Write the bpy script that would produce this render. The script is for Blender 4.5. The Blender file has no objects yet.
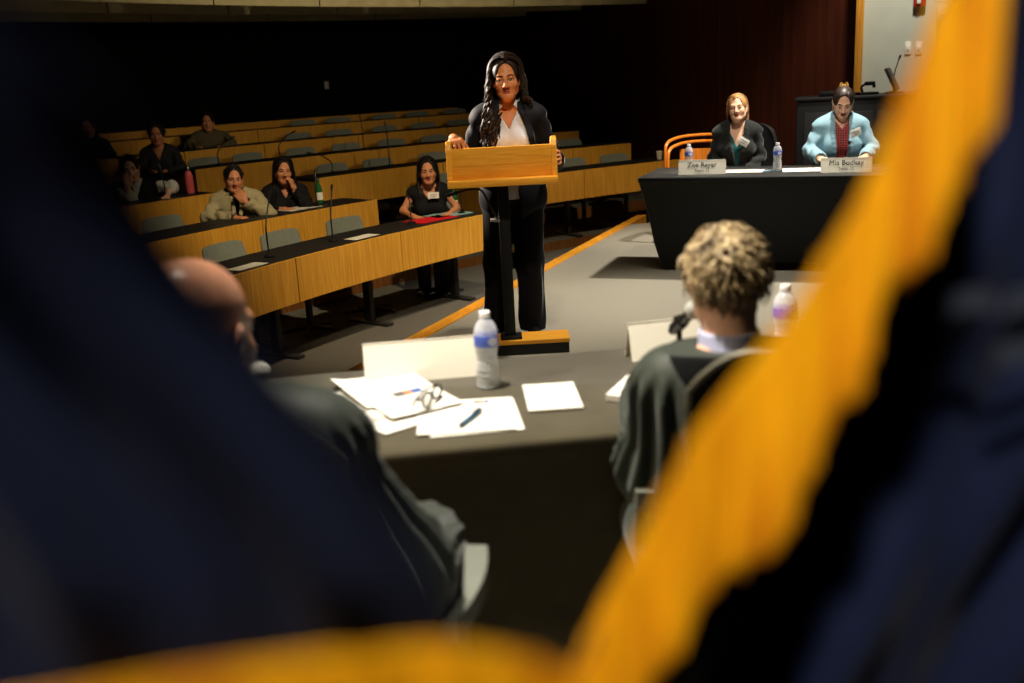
import bpy, bmesh, math, random
import numpy as np
from mathutils import Vector, Matrix, Euler
random.seed(7); RNG = np.random.default_rng(7)
PI = math.pi
SC = bpy.context.scene
COL = SC.collection
V = lambda *a: np.array(a, dtype=float)

# ------------------------------------------------------------------ materials
MATS = {}
def _nodes(name):
    m = bpy.data.materials.new(name); m.use_nodes = True
    nt = m.node_tree; b = nt.nodes['Principled BSDF']
    MATS[name] = m
    return m, nt, b
def lin(c):
    return tuple(((v/255.0)/12.92 if v/255.0 <= .04045 else ((v/255.0+.055)/1.055)**2.4) for v in c)
def mat(name, rgb, rough=.6, spec=.3, metal=0., noise=0., nscale=30., bump=0., bscale=200., sheen=0., sheen_r=.5, coat=0., stretch=None, rgb2=None, sss=0., emit=None, trans=0., ior=1.45):
    m, nt, b = _nodes(name)
    c = lin(rgb)
    b.inputs['Base Color'].default_value = (*c, 1)
    b.inputs['Roughness'].default_value = rough
    b.inputs['Specular IOR Level'].default_value = spec
    b.inputs['Metallic'].default_value = metal
    b.inputs['Sheen Weight'].default_value = sheen
    b.inputs['Sheen Roughness'].default_value = sheen_r
    b.inputs['Coat Weight'].default_value = coat
    b.inputs['Transmission Weight'].default_value = trans
    b.inputs['IOR'].default_value = ior
    if sss:
        b.inputs['Subsurface Weight'].default_value = sss
        b.inputs['Subsurface Radius'].default_value = (.012, .004, .002)
        b.inputs['Subsurface Scale'].default_value = 1.0
    if emit:
        b.inputs['Emission Color'].default_value = (*lin(emit[0]), 1); b.inputs['Emission Strength'].default_value = emit[1]
    tc = nt.nodes.new('ShaderNodeTexCoord')
    src = tc.outputs['Object']
    if stretch:
        mp = nt.nodes.new('ShaderNodeMapping'); mp.inputs['Scale'].default_value = stretch
        nt.links.new(src, mp.inputs['Vector']); src = mp.outputs['Vector']
    nz = nt.nodes.new('ShaderNodeTexNoise'); nz.inputs['Scale'].default_value = nscale; nz.inputs['Detail'].default_value = 4
    nt.links.new(src, nz.inputs['Vector'])
    if noise or rgb2:
        mx = nt.nodes.new('ShaderNodeMix'); mx.data_type = 'RGBA'
        c2 = lin(rgb2) if rgb2 else tuple(v*(1-noise) for v in c)
        c1 = c if rgb2 else tuple(min(1, v*(1+noise*.6)) for v in c)
        mx.inputs[6].default_value = (*c1, 1); mx.inputs[7].default_value = (*c2, 1)
        rp = nt.nodes.new('ShaderNodeMapRange'); rp.inputs[1].default_value = .35; rp.inputs[2].default_value = .65
        nt.links.new(nz.outputs['Fac'], rp.inputs[0]); nt.links.new(rp.outputs[0], mx.inputs[0])
        nt.links.new(mx.outputs[2], b.inputs['Base Color'])
    if bump:
        n2 = nt.nodes.new('ShaderNodeTexNoise'); n2.inputs['Scale'].default_value = bscale; n2.inputs['Detail'].default_value = 3
        nt.links.new(src, n2.inputs['Vector'])
        bp = nt.nodes.new('ShaderNodeBump'); bp.inputs['Strength'].default_value = bump; bp.inputs['Distance'].default_value = .01
        nt.links.new(n2.outputs['Fac'], bp.inputs['Height']); nt.links.new(bp.outputs[0], b.inputs['Normal'])
    return m
def clear_mat(name, tint, gloss=.35, rough=.03):
    m = bpy.data.materials.new(name); m.use_nodes = True; nt = m.node_tree
    for n in list(nt.nodes): nt.nodes.remove(n)
    out = nt.nodes.new('ShaderNodeOutputMaterial'); mix = nt.nodes.new('ShaderNodeMixShader'); tr = nt.nodes.new('ShaderNodeBsdfTransparent')
    gl = nt.nodes.new('ShaderNodeBsdfPrincipled'); fr = nt.nodes.new('ShaderNodeLayerWeight'); mr = nt.nodes.new('ShaderNodeMapRange')
    tr.inputs[0].default_value = (*tint, 1)
    gl.inputs['Base Color'].default_value = (.93, .94, .95, 1); gl.inputs['Roughness'].default_value = rough
    fr.inputs[0].default_value = .35
    mr.inputs[3].default_value = gloss*.55; mr.inputs[4].default_value = min(1, gloss*1.7)
    nt.links.new(fr.outputs['Facing'], mr.inputs[0]); nt.links.new(mr.outputs[0], mix.inputs[0])
    nt.links.new(tr.outputs[0], mix.inputs[1]); nt.links.new(gl.outputs[0], mix.inputs[2]); nt.links.new(mix.outputs[0], out.inputs[0])
    MATS[name] = m
    return m

# ------------------------------------------------------------------ objects
def link(o, parent=None):
    COL.objects.link(o)
    if parent is not None: o.parent = parent
    return o
def tag(o, label=None, cat=None, group=None, kind=None):
    if label: o['label'] = label
    if cat: o['category'] = cat
    if group: o['group'] = group
    if kind: o['kind'] = kind
    return o
def thing(name, label, cat, loc=(0, 0, 0), rz=0., group=None):
    o = bpy.data.objects.new(name, None); o.empty_display_size = .1; link(o)
    o.location = loc; o.rotation_euler = (0, 0, rz)
    return tag(o, label, cat, group)
def copy_tree(o, parent=None):
    c = o.copy(); link(c)
    if parent is not None: c.parent = parent
    for ch in list(o.children): copy_tree(ch, c)
    return c

class MB:
    """collects vertices, faces and per-face material slots"""
    def __init__(self): self.v = []; self.f = []; self.m = []; self.slot = 0
    def add(self, vs, fs, slot=None):
        o = len(self.v); self.v += [tuple(map(float, p)) for p in vs]
        s = self.slot if slot is None else slot
        for f in fs: self.f.append(tuple(i+o for i in f)); self.m.append(s)
    def box(self, c, size, R=None, bev=0.0, slot=None):
        sx, sy, sz = [s/2 for s in size]
        b = min(bev, sx*.98, sy*.98, sz*.98)
        pts = []
        if b <= 0:
            vs = [(x*sx, y*sy, z*sz) for z in (-1, 1) for y in (-1, 1) for x in (-1, 1)]
            fs = [(0, 2, 3, 1), (4, 5, 7, 6), (0, 1, 5, 4), (2, 6, 7, 3), (0, 4, 6, 2), (1, 3, 7, 5)]
        else:
            bm = bmesh.new(); bmesh.ops.create_cube(bm, size=1)
            for v in bm.verts: v.co = Vector((v.co.x*2*sx, v.co.y*2*sy, v.co.z*2*sz))
            bmesh.ops.bevel(bm, geom=bm.edges[:], offset=b, segments=2, affect='EDGES', profile=.5)
            bm.verts.index_update()
            vs = [tuple(v.co) for v in bm.verts]; fs = [tuple(v.index for v in f.verts) for f in bm.faces]; bm.free()
        vs = np.array(vs)
        if R is not None: vs = vs @ np.array(R).T
        self.add(vs + np.array(c), fs, slot); return self
    def tube(self, pts, r, seg=8, cap=True, flat=1.0, slot=None):
        pts = np.array(pts, float); n = len(pts)
        rr = np.full(n, r) if np.isscalar(r) else np.array(r, float)
        t = np.gradient(pts, axis=0); t /= np.linalg.norm(t, axis=1)[:, None]+1e-12
        up = V(0, 0, 1) if abs(t[0][2]) < .9 else V(1, 0, 0)
        u = np.cross(t[0], up); u /= np.linalg.norm(u)
        vs = []
        ang = np.arange(seg)*2*PI/seg
        for i in range(n):
            u = u - t[i]*np.dot(u, t[i]); u /= np.linalg.norm(u)+1e-12
            w = np.cross(t[i], u)
            for a in ang: vs.append(pts[i] + rr[i]*(math.cos(a)*u + flat*math.sin(a)*w))
        fs = [(i*seg+j, i*seg+(j+1) % seg, (i+1)*seg+(j+1) % seg, (i+1)*seg+j) for i in range(n-1) for j in range(seg)]
        if cap: fs += [tuple(range(seg))[::-1], tuple((n-1)*seg+j for j in range(seg))]
        self.add(vs, fs, slot); return self
    def lathe(self, prof, seg=24, c=(0, 0, 0), R=None, slot=None):
        vs = []; fs = []
        for r, z in prof:
            for j in range(seg): a = 2*PI*j/seg; vs.append((r*math.cos(a), r*math.sin(a), z))
        n = len(prof)
        fs = [(i*seg+j, i*seg+(j+1) % seg, (i+1)*seg+(j+1) % seg, (i+1)*seg+j) for i in range(n-1) for j in range(seg)]
        fs += [tuple(range(seg))[::-1], tuple((n-1)*seg+j for j in range(seg))]
        vs = np.array(vs)
        if R is not None: vs = vs @ np.array(R).T
        self.add(vs+np.array(c), fs, slot); return self
    def grid(self, fn, nu, nv, thick=0.0, slot=None):
        """surface fn(u,v)->xyz, u,v in 0..1; thick gives it a back side"""
        P = np.array([[fn(i/nu, j/nv) for j in range(nv+1)] for i in range(nu+1)], float)
        if thick == 0:
            vs = P.reshape(-1, 3); w = nv+1
            self.add(vs, [(i*w+j, (i+1)*w+j, (i+1)*w+j+1, i*w+j+1) for i in range(nu) for j in range(nv)], slot); return self
        du = np.gradient(P, axis=0); dv = np.gradient(P, axis=1); N = np.cross(du, dv); N /= np.linalg.norm(N, axis=2)[:, :, None]+1e-12
        A = P+N*thick/2; B = P-N*thick/2; w = nv+1; n = (nu+1)*w
        vs = np.concatenate([A.reshape(-1, 3), B.reshape(-1, 3)])
        fs = []
        for i in range(nu):
            for j in range(nv):
                q = (i*w+j, (i+1)*w+j, (i+1)*w+j+1, i*w+j+1)
                fs.append(q); fs.append(tuple(n+a for a in q[::-1]))
        for i in range(nu):
            a, b = i*w, (i+1)*w; fs.append((a, n+a, n+b, b)); a, b = i*w+nv, (i+1)*w+nv; fs.append((b, n+b, n+a, a))
        for j in range(nv):
            a, b = j, j+1; fs.append((b, n+b, n+a, a)); a, b = nu*w+j, nu*w+j+1; fs.append((a, n+a, n+b, b))
        self.add(vs, fs, slot); return self
    def prism(self, poly, z0, z1, slot=None):
        n = len(poly)
        vs = [(x, y, z0) for x, y in poly]+[(x, y, z1) for x, y in poly]
        fs = [tuple(range(n))[::-1], tuple(range(n, 2*n))]+[(i, (i+1) % n, n+(i+1) % n, n+i) for i in range(n)]
        self.add(vs, fs, slot); return self
    def build(self, name, mats, parent=None, smooth=True, angle=40):
        me = bpy.data.meshes.new(name); me.from_pydata(self.v, [], self.f); me.validate()
        for m in (mats if isinstance(mats, (list, tuple)) else [mats]): me.materials.append(m)
        if len(me.polygons) == len(self.m): me.polygons.foreach_set('material_index', self.m)
        bm = bmesh.new(); bm.from_mesh(me); bmesh.ops.recalc_face_normals(bm, faces=bm.faces); bm.to_mesh(me); bm.free()
        if smooth:
            me.polygons.foreach_set('use_smooth', [True]*len(me.polygons))
            me.set_sharp_from_angle(angle=math.radians(angle))
        o = bpy.data.objects.new(name, me); link(o, parent); return o

def rotz(a): c, s = math.cos(a), math.sin(a); return np.array([[c, -s, 0], [s, c, 0], [0, 0, 1.]])
def rotx(a): c, s = math.cos(a), math.sin(a); return np.array([[1, 0, 0], [0, c, -s], [0, s, c.real]]) if False else np.array([[1, 0, 0], [0, c, -s], [0, s, c]])
def roty(a): c, s = math.cos(a), math.sin(a); return np.array([[c, 0, s], [0, 1, 0], [-s, 0, c]])
def curve_pts(ctrl, n=24):
    """Catmull-Rom through control points"""
    P = np.array(ctrl, float); P = np.vstack([2*P[0]-P[1], P, 2*P[-1]-P[-2]]); out = []
    m = len(P)-3
    for i in range(n):
        s = i/(n-1)*m; k = min(int(s), m-1); t = s-k
        a, b, c, d = P[k:k+4]
        out.append(.5*((2*b)+(c-a)*t+(2*a-5*b+4*c-d)*t*t+(3*b-a-3*c+d)*t**3))
    return np.array(out)

# ------------------------------------------------------------------ implicit surfaces (for bodies and clothes)
class Sdf:
    def __init__(self, lo, hi, h):
        self.lo = np.array(lo, float); self.h = h
        self.n = np.maximum(4, np.ceil((np.array(hi)-self.lo)/h).astype(int)+1)
        self.ax = [(self.lo[i]+h*np.arange(self.n[i])).astype(np.float32) for i in range(3)]
        self.F = np.full(self.n, .2, np.float32); self.I = np.zeros(self.n, np.int8)
    def _sl(self, lo, hi):
        a = np.clip(np.floor((np.array(lo)-self.lo)/self.h).astype(int), 0, self.n); b = np.clip(np.ceil((np.array(hi)-self.lo)/self.h).astype(int)+1, 0, self.n)
        if (b <= a).any(): return None
        s = tuple(slice(i, j) for i, j in zip(a, b))
        return s, self.ax[0][s[0]][:, None, None], self.ax[1][s[1]][None, :, None], self.ax[2][s[2]][None, None, :]
    def _put(self, s, d, k, mid, mode):
        F = self.F[s]; d = d.astype(np.float32)
        if mode == 'add':
            self.I[s] = np.where(d < F, np.int8(mid), self.I[s])
            if k > 0:
                h = np.maximum(k-np.abs(F-d), 0)/k; self.F[s] = np.minimum(F, d)-h*h*k*.25
            else: self.F[s] = np.minimum(F, d)
        else:
            d = -d
            if k > 0:
                h = np.maximum(k-np.abs(F-d), 0)/k; self.F[s] = np.maximum(F, d)+h*h*k*.25
            else: self.F[s] = np.maximum(F, d)
    def cap(self, a, b, r1, r2=None, k=.02, mid=0, mode='add'):
        a = np.array(a, float); b = np.array(b, float); r2 = r1 if r2 is None else r2
        p = max(r1, r2)+k+.03
        q = self._sl(np.minimum(a, b)-p, np.maximum(a, b)+p)
        if q is None: return self
        s, X, Y, Z = q; d = b-a; L = float(d@d)+1e-12
        t = np.clip(((X-a[0])*d[0]+(Y-a[1])*d[1]+(Z-a[2])*d[2])/L, 0, 1)
        D = np.sqrt((X-a[0]-t*d[0])**2+(Y-a[1]-t*d[1])**2+(Z-a[2]-t*d[2])**2)-(r1+(r2-r1)*t)
        self._put(s, D, k, mid, mode); return self
    def ell(self, c, r, R=None, k=.02, mid=0, mode='add'):
        c = np.array(c, float); r = np.array(r, float); p = max(r)+k+.03
        q = self._sl(c-p, c+p)
        if q is None: return self
        s, X, Y, Z = q; x, y, z = X-c[0], Y-c[1], Z-c[2]
        if R is not None:
            R = np.array(R); x, y, z = (R[0, 0]*x+R[1, 0]*y+R[2, 0]*z), (R[0, 1]*x+R[1, 1]*y+R[2, 1]*z), (R[0, 2]*x+R[1, 2]*y+R[2, 2]*z)
        k0 = np.sqrt((x/r[0])**2+(y/r[1])**2+(z/r[2])**2); k1 = np.sqrt((x/r[0]**2)**2+(y/r[1]**2)**2+(z/r[2]**2)**2)+1e-9
        self._put(s, k0*(k0-1)/k1, k, mid, mode); return self
    def box(self, c, hs, rd=.01, R=None, k=.01, mid=0, mode='add'):
        c = np.array(c, float); hs = np.array(hs, float); p = np.linalg.norm(hs)+rd+k+.03
        q = self._sl(c-p, c+p)
        if q is None: return self
        s, X, Y, Z = q; x, y, z = X-c[0], Y-c[1], Z-c[2]
        if R is not None:
            R = np.array(R); x, y, z = (R[0, 0]*x+R[1, 0]*y+R[2, 0]*z), (R[0, 1]*x+R[1, 1]*y+R[2, 1]*z), (R[0, 2]*x+R[1, 2]*y+R[2, 2]*z)
        qx, qy, qz = np.abs(x)-hs[0]+rd, np.abs(y)-hs[1]+rd, np.abs(z)-hs[2]+rd
        D = np.sqrt(np.maximum(qx, 0)**2+np.maximum(qy, 0)**2+np.maximum(qz, 0)**2)+np.minimum(np.maximum(qx, np.maximum(qy, qz)), 0)-rd
        self._put(s, D, k, mid, mode); return self
    def fn(self, lo, hi, f, k=.0, mid=0, mode='add'):
        q = self._sl(lo, hi)
        if q is None: return self
        s, X, Y, Z = q; self._put(s, f(X, Y, Z)+0*(X+Y+Z), k, mid, mode); return self
    def warp(self, f, band=.06):
        """adds f(x,y,z) to the distance near the surface (folds)"""
        i = np.nonzero(np.abs(self.F) < band)
        self.F[i] += f(self.ax[0][i[0]], self.ax[1][i[1]], self.ax[2][i[2]]).astype(np.float32); return self
    def recolor(self, f):
        i = np.nonzero(np.abs(self.F) < self.h*2.5)
        self.I[i] = f(self.ax[0][i[0]], self.ax[1][i[1]], self.ax[2][i[2]], self.I[i])
        return self
    def mesh(self):
        F = self.F; S = F < 0
        F[0] = np.abs(F[0])+.001; F[-1] = np.abs(F[-1])+.001; F[:, 0] = np.abs(F[:, 0])+.001; F[:, -1] = np.abs(F[:, -1])+.001; F[:, :, 0] = np.abs(F[:, :, 0])+.001; F[:, :, -1] = np.abs(F[:, :, -1])+.001
        S = F < 0
        c = [S[i:S.shape[0]-1+i, j:S.shape[1]-1+j, l:S.shape[2]-1+l] for i in (0, 1) for j in (0, 1) for l in (0, 1)]
        anyv = c[0].copy(); allv = c[0].copy()
        for q in c[1:]: anyv |= q; allv &= q
        act = anyv & ~allv
        idx = np.argwhere(act)
        vid = np.full(act.shape, -1, np.int32); vid[tuple(idx.T)] = np.arange(len(idx))
        off = np.array([(i, j, l) for i in (0, 1) for j in (0, 1) for l in (0, 1)])
        val = np.stack([F[tuple((idx+o).T)] for o in off], 1)
        P = np.zeros((len(idx), 3)); N = np.zeros(len(idx))
        for a in range(8):
            for b in range(a+1, 8):
                if np.abs(off[a]-off[b]).sum() != 1: continue
                m = (val[:, a] < 0) != (val[:, b] < 0)
                if not m.any(): continue
                t = val[m, a]/(val[m, a]-val[m, b])
                P[m] += off[a]+t[:, None]*(off[b]-off[a]); N[m] += 1
        P = self.lo+self.h*(idx+P/N[:, None])
        fs = []; ids = []
        for ax in range(3):
            sl0 = [slice(None)]*3; sl1 = [slice(None)]*3; sl0[ax] = slice(0, -1); sl1[ax] = slice(1, None)
            e = np.argwhere(S[tuple(sl0)] != S[tuple(sl1)])
            u, w = (ax+1) % 3, (ax+2) % 3
            ok = (e[:, u] > 0) & (e[:, w] > 0) & (e[:, u] < self.n[u]-1) & (e[:, w] < self.n[w]-1); e = e[ok]
            du = np.zeros(3, int); du[u] = 1; dw = np.zeros(3, int); dw[w] = 1
            q = np.stack([vid[tuple((e-du-dw).T)], vid[tuple((e-dw).T)], vid[tuple(e.T)], vid[tuple((e-du).T)]], 1)
            fl = S[tuple(e.T)]
            q[~fl] = q[~fl][:, ::-1]
            fs.append(q); ids.append(self.I[tuple(e.T)])
        fs = np.concatenate(fs); ids = np.concatenate(ids)
        good = (fs >= 0).all(1)
        return P, fs[good], ids[good]

def mesh_from(name, chunks, mats, parent=None):
    """chunks: list of (P, quads, ids) joined into ONE mesh object"""
    Ps = []; Fs = []; Is = []; o = 0
    for P, f, i in chunks: Ps.append(P); Fs.append(f+o); Is.append(i); o += len(P)
    P = np.concatenate(Ps); Fq = np.concatenate(Fs); I = np.concatenate(Is)
    me = bpy.data.meshes.new(name)
    me.vertices.add(len(P)); me.vertices.foreach_set('co', P.astype(np.float32).ravel())
    me.loops.add(Fq.size); me.loops.foreach_set('vertex_index', Fq.astype(np.int32).ravel())
    me.polygons.add(len(Fq)); me.polygons.foreach_set('loop_start', np.arange(len(Fq), dtype=np.int32)*4)
    try: me.polygons.foreach_set('loop_total', np.full(len(Fq), 4, np.int32))
    except Exception: pass
    for m in mats: me.materials.append(m)
    me.polygons.foreach_set('material_index', np.clip(I, 0, len(mats)-1).astype(np.int32))
    me.polygons.foreach_set('use_smooth', np.ones(len(Fq), bool))
    me.update(calc_edges=True); me.validate()
    ob = bpy.data.objects.new(name, me); link(ob, parent); return ob
mat('paper', (226, 222, 212), .7, .2, noise=.03, nscale=8)
mat('print_grey', (120, 118, 114), .8, .1)
mat('ink_black', (22, 20, 20), .7, .2)
mat('suit_navy', (13, 13, 20), .7, .2, noise=.12, nscale=300, sheen=.9, sheen_r=.2)
mat('trouser_navy', (10, 10, 16), .75, .2, noise=.12, nscale=300, sheen=.7, sheen_r=.2)
mat('shirt_pale', (196, 204, 222), .75, .2, noise=.05, nscale=50)
mat('hair_black_brown', (36, 21, 14), .55, .4, noise=.5, nscale=120, stretch=(1, 1, .15))
mat('hair_black', (18, 13, 11), .55, .4, noise=.4, nscale=120, stretch=(1, 1, .15))
mat('hair_dark_brown', (46, 32, 24), .45, .45, noise=.4, nscale=120, stretch=(1, 1, .15))
mat('hair_blond_red', (196, 146, 92), .55, .35, noise=.35, nscale=120, stretch=(1, 1, .15), rgb2=(146, 100, 58))
mat('hair_grey_blond', (205, 180, 135), .5, .4, nscale=38, rgb2=(84, 64, 38))
# ------------------------------------------------------------------ people
mat('skin_tan', (192, 122, 78), .5, .35, noise=.08, nscale=60, sss=.06)
mat('skin_fair', (232, 180, 150), .5, .35, noise=.08, nscale=60, sss=.06)
mat('skin_ruddy', (226, 160, 126), .34, .5, noise=.10, nscale=40, sss=.06)
mat('skin_warm', (190, 126, 88), .5, .35, noise=.08, nscale=60, sss=.05)
mat('lips', (168, 78, 70), .45, .4, noise=.1)
mat('lips_red', (186, 58, 58), .4, .45, noise=.1)
mat('eye_white', (225, 220, 212), .3, .5)
mat('eye_dark', (30, 20, 15), .3, .5)
mat('brow_dark', (38, 24, 18), .8, .1)
mat('brow_fair', (150, 105, 70), .8, .1)
def hframe(c, s, yaw=0, pitch=0, roll=0):
    R = rotz(yaw) @ rotx(pitch) @ roty(roll)
    return dict(c=np.array(c, float), s=s, R=R, p=lambda x, y, z: np.array(c)+R@(s*np.array([x, y, z])))
def sdf_head(S, H, fem=True, big=1.0, ears=True):
    p, s, R = H['p'], H['s'], H['R']
    e = lambda c, r, k=.02, mid=0, mode='add', RR=None: S.ell(p(*c), np.array(r)*s, R if RR is None else R@RR, k*s, mid, mode)
    c_ = lambda a, b, r1, r2, k=.012, mid=0, mode='add': S.cap(p(*a), p(*b), r1*s, r2*s, k*s, mid, mode)
    e((0, .014, .036), (.076, .094, .082), .0)
    e((0, -.022, -.03), (.060, .068, .078), .03)
    jw = .046 if fem else .054
    for q in (-1, 1):
        c_((q*jw, -.005, -.062), (q*.016, -.068, -.094), .022, .02, .03)
        e((q*.036, -.056, -.028), (.026, .026, .026), .025)
    e((0, -.070, -.093), (.021, .02, .017), .02)
    c_((-.036, -.078, .020), (.036, -.078, .020), .0125 if fem else .0145, .0125 if fem else .0145, .018)
    for q in (-1, 1): e((q*.031, -.0915, .001), (.0175, .015, .0115), .012, mode='sub')
    c_((0, -.086, .012), (0, -.107, -.030), .008, .0105, .014)
    e((0, -.108, -.033), (.011, .010, .009), .008)
    for q in (-1, 1): e((q*.012, -.096, -.037), (.0085, .010, .007), .008)
    for q in (-1, 1):
        e((q*.031, -.0745, .000), (.0145, .0125, .0095), .0, 2)
        e((q*.031, -.0850, .0005), (.0058, .0035, .0062), .0, 3)
        c_((q*.019, -.0865, .0085), (q*.032, -.0885, .0105), .0045, .0050, .002, 0); c_((q*.032, -.0885, .0105), (q*.046, -.079, .0065), .0050, .0040, .002, 0)
        c_((q*.018, -.0885, .0042), (q*.032, -.0910, .0065), .0015, .0018, .0, 3); c_((q*.032, -.0910, .0065), (q*.047, -.0815, .0030), .0018, .0016, .0, 3)
        c_((q*.015, -.0955, .0215), (q*.034, -.0925, .0270), .0030, .0030, .001, 4); c_((q*.034, -.0925, .0270), (q*.051, -.0800, .0225), .0030, .0016, .001, 4)
    e((0, -.0890, -.0605), (.022, .0095, .0052), .003, 1)
    e((0, -.0875, -.0695), (.0195, .0095, .0062), .003, 1)
    c_((-.016, -.0960, -.0650), (.016, -.0960, -.0650), .0008, .0008, .0, 3)
    if ears:
        for q in (-1, 1):
            e((q*.077, .012, -.008), (.0095, .020, .032), .008, RR=roty(q*.18)@rotz(-q*.35))
            e((q*.084, .006, -.004), (.006, .010, .018), .006, mode='sub', RR=rotz(-q*.35))
            e((q*.074, .008, -.037), (.008, .010, .010), .006)
def body_frame(J):
    up = J['neck']-J['pel']; up = up/np.linalg.norm(up); rt = J['sl']-J['sr']; rt = rt-up*(rt@up); rt /= np.linalg.norm(rt)
    bk = np.cross(up, rt); return np.stack([rt, bk, up], 1)
def sdf_torso(S, J, f=0., fem=True, k=.05, mid=0, w=1.0, bust=True, lo=0.):
    R = body_frame(J); P, N = J['pel'], J['neck']; at = lambda t, dy=0, dx=0: P+(N-P)*t+R[:, 1]*dy+R[:, 0]*dx
    L = np.linalg.norm(N-P)
    S.ell(at(.02+lo), (.165*w+f, .112*w+f, .12+f), R, 0, mid)
    S.ell(at(.40), ((.122 if fem else .145)*w+f, .088*w+f, .15+f), R, k, mid)
    S.ell(at(.70, -.005), ((.140 if fem else .165)*w+f, .103*w+f, .16+f), R, k, mid)
    S.cap(J['sl']-R[:, 0]*.04, J['sr']+R[:, 0]*.04, .052+f, .052+f, k, mid)
    S.cap(N+R[:, 1]*.01, J['sl'], .045+f, .048+f, k, mid); S.cap(N+R[:, 1]*.01, J['sr'], .045+f, .048+f, k, mid)
    if fem and bust:
        for q in (-1, 1): S.ell(at(.63, -.078, q*.066), (.062+f, .055+f, .062+f), R, .035, mid)
def sdf_arm(S, J, sd, f=0., k=.02, mid=0, upto=1.0, w=1.0, puff=0.):
    s, e, wr = J['s'+sd], J['e'+sd], J['w'+sd]
    S.cap(s, e, .048*w+f, .040*w+f+puff, k, mid)
    if upto > .5:
        t = (upto-.5)*2; S.cap(e, e+(wr-e)*t, .041*w+f+puff, (.041+(.027-.041)*t)*w+f+puff*.8, k, mid)
def sdf_leg(S, J, sd, f=0., k=.03, mid=0, w=1.0, flare=0.):
    h, kn, a = J['h'+sd], J['k'+sd], J['a'+sd]
    S.cap(h, kn, .083*w+f, .056*w+f+flare*.5, k, mid); S.cap(kn, a, .054*w+f+flare*.5, .038*w+f+flare, k, mid)
def sdf_foot(S, J, sd, f=0., mid=0):
    a, t = J['a'+sd], J['t'+sd]
    S.cap(a, a+V(0, 0, -.03), .036+f, .036+f, .02, mid); S.cap(a+V(0, 0, -.045), t, .034+f, .026+f, .03, mid)
def hand_chunk(wr, d, n, sd, curl=(.5, .5, .5), spread=.10, thumb=.6, h=.0027, s=1.0):
    """palm + 4 fingers + thumb; d finger direction, n the way the palm faces"""
    d = np.array(d, float); d /= np.linalg.norm(d); n = np.array(n, float); n -= d*(n@d); n /= np.linalg.norm(n)
    l = np.cross(d, n)*(1 if sd == 'r' else -1)
    wr = np.array(wr, float); S = Sdf(wr-.21*s, wr+.21*s, h); M = np.stack([l, d, n], 1)
    S.cap(wr-d*.05*s, wr+d*.01*s, .027*s, .026*s, .0)
    S.box(wr+d*.05*s, np.array((.040, .045, .0135))*s, .012*s, M, .015*s)
    S.ell(wr+d*.035*s+l*.024*s+n*.008*s, np.array((.018, .030, .015))*s, M, .012*s)
    Ls = (.072, .082, .077, .060)
    for i in range(4):
        ox = (.030-.0205*i)*s
        a = wr+d*(.090-.004*(i == 3)-.003*(i == 0))*s+l*ox
        fd = d+l*((.030-.0205*i)/.030*spread); fd /= np.linalg.norm(fd); nn = n-fd*(n@fd); nn /= np.linalg.norm(nn)
        b = 0.
        S.cap(a-fd*.02*s, a, .0105*s, .0098*s, .008*s)
        for g, (fr, cu) in enumerate(zip((.45, .30, .25), curl)):
            b += cu*(1+.12*(i-1.5)*.5)
            v = fd*math.cos(b)+nn*math.sin(b); e = a+v*Ls[i]*fr*s
            S.cap(a, e, (.0096-.0011*g-(.001 if i == 3 else 0))*s, (.0086-.0011*g-(.001 if i == 3 else 0))*s, .003*s); a = e
    a = wr+d*.025*s+l*.030*s
    td = d*.72+l*.7*thumb+n*.35; td /= np.linalg.norm(td)
    e = a+td*.042*s; S.cap(a, e, .0135*s, .0108*s, .012*s)
    t2 = td+n*.35+d*.25; t2 /= np.linalg.norm(t2); e2 = e+t2*.030*s; S.cap(e, e2, .0105*s, .0095*s, .004*s)
    t3 = t2+n*.25; t3 /= np.linalg.norm(t3); S.cap(e2, e2+t3*.022*s, .0095*s, .0075*s, .004*s)
    return S.mesh()
def bounds(J, pad=.25):
    A = np.array([v for v in J.values()]); return A.min(0)-pad, A.max(0)+pad
def make_body(parent, J, H, mats, fem=True, h=.005, w=1.0, hands=(), ears=True, shoes_mid=None, legs=True, inset=.014, neck_r=.047, hh=None):
    """one continuous figure: trunk, limbs, neck and head from one surface; hands share the same mesh"""
    lo, hi = bounds(J, .16); hp = H['c']; lo = np.minimum(lo, hp-.17); hi = np.maximum(hi, hp+.17)
    S = Sdf(lo, hi, h)
    sdf_torso(S, J, -inset, fem, w=w)
    for q in 'lr':
        sdf_arm(S, J, q, -.008, w=w)
        if legs: sdf_leg(S, J, q, -.012, w=w); sdf_foot(S, J, q, -.006)
    p = H['p']
    S.cap(J['neck']+V(0, 0, -.03), p(0, .028, -.06), neck_r*1.12, neck_r, .03)
    S2 = S
    hs = H['s']; G = Sdf(H['c']-V(.125, .135, .15)*hs-.01, H['c']+V(.125, .135, .14)*hs+.01, hh or h*.6)
    sdf_head(G, H, fem, ears=ears); G.cap(J['neck']+V(0, 0, -.03), p(0, .028, -.06), neck_r*1.12, neck_r, .03)
    ch = [S.mesh(), G.mesh()]+list(hands)
    o = mesh_from('body', ch, mats, parent); return o

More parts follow.
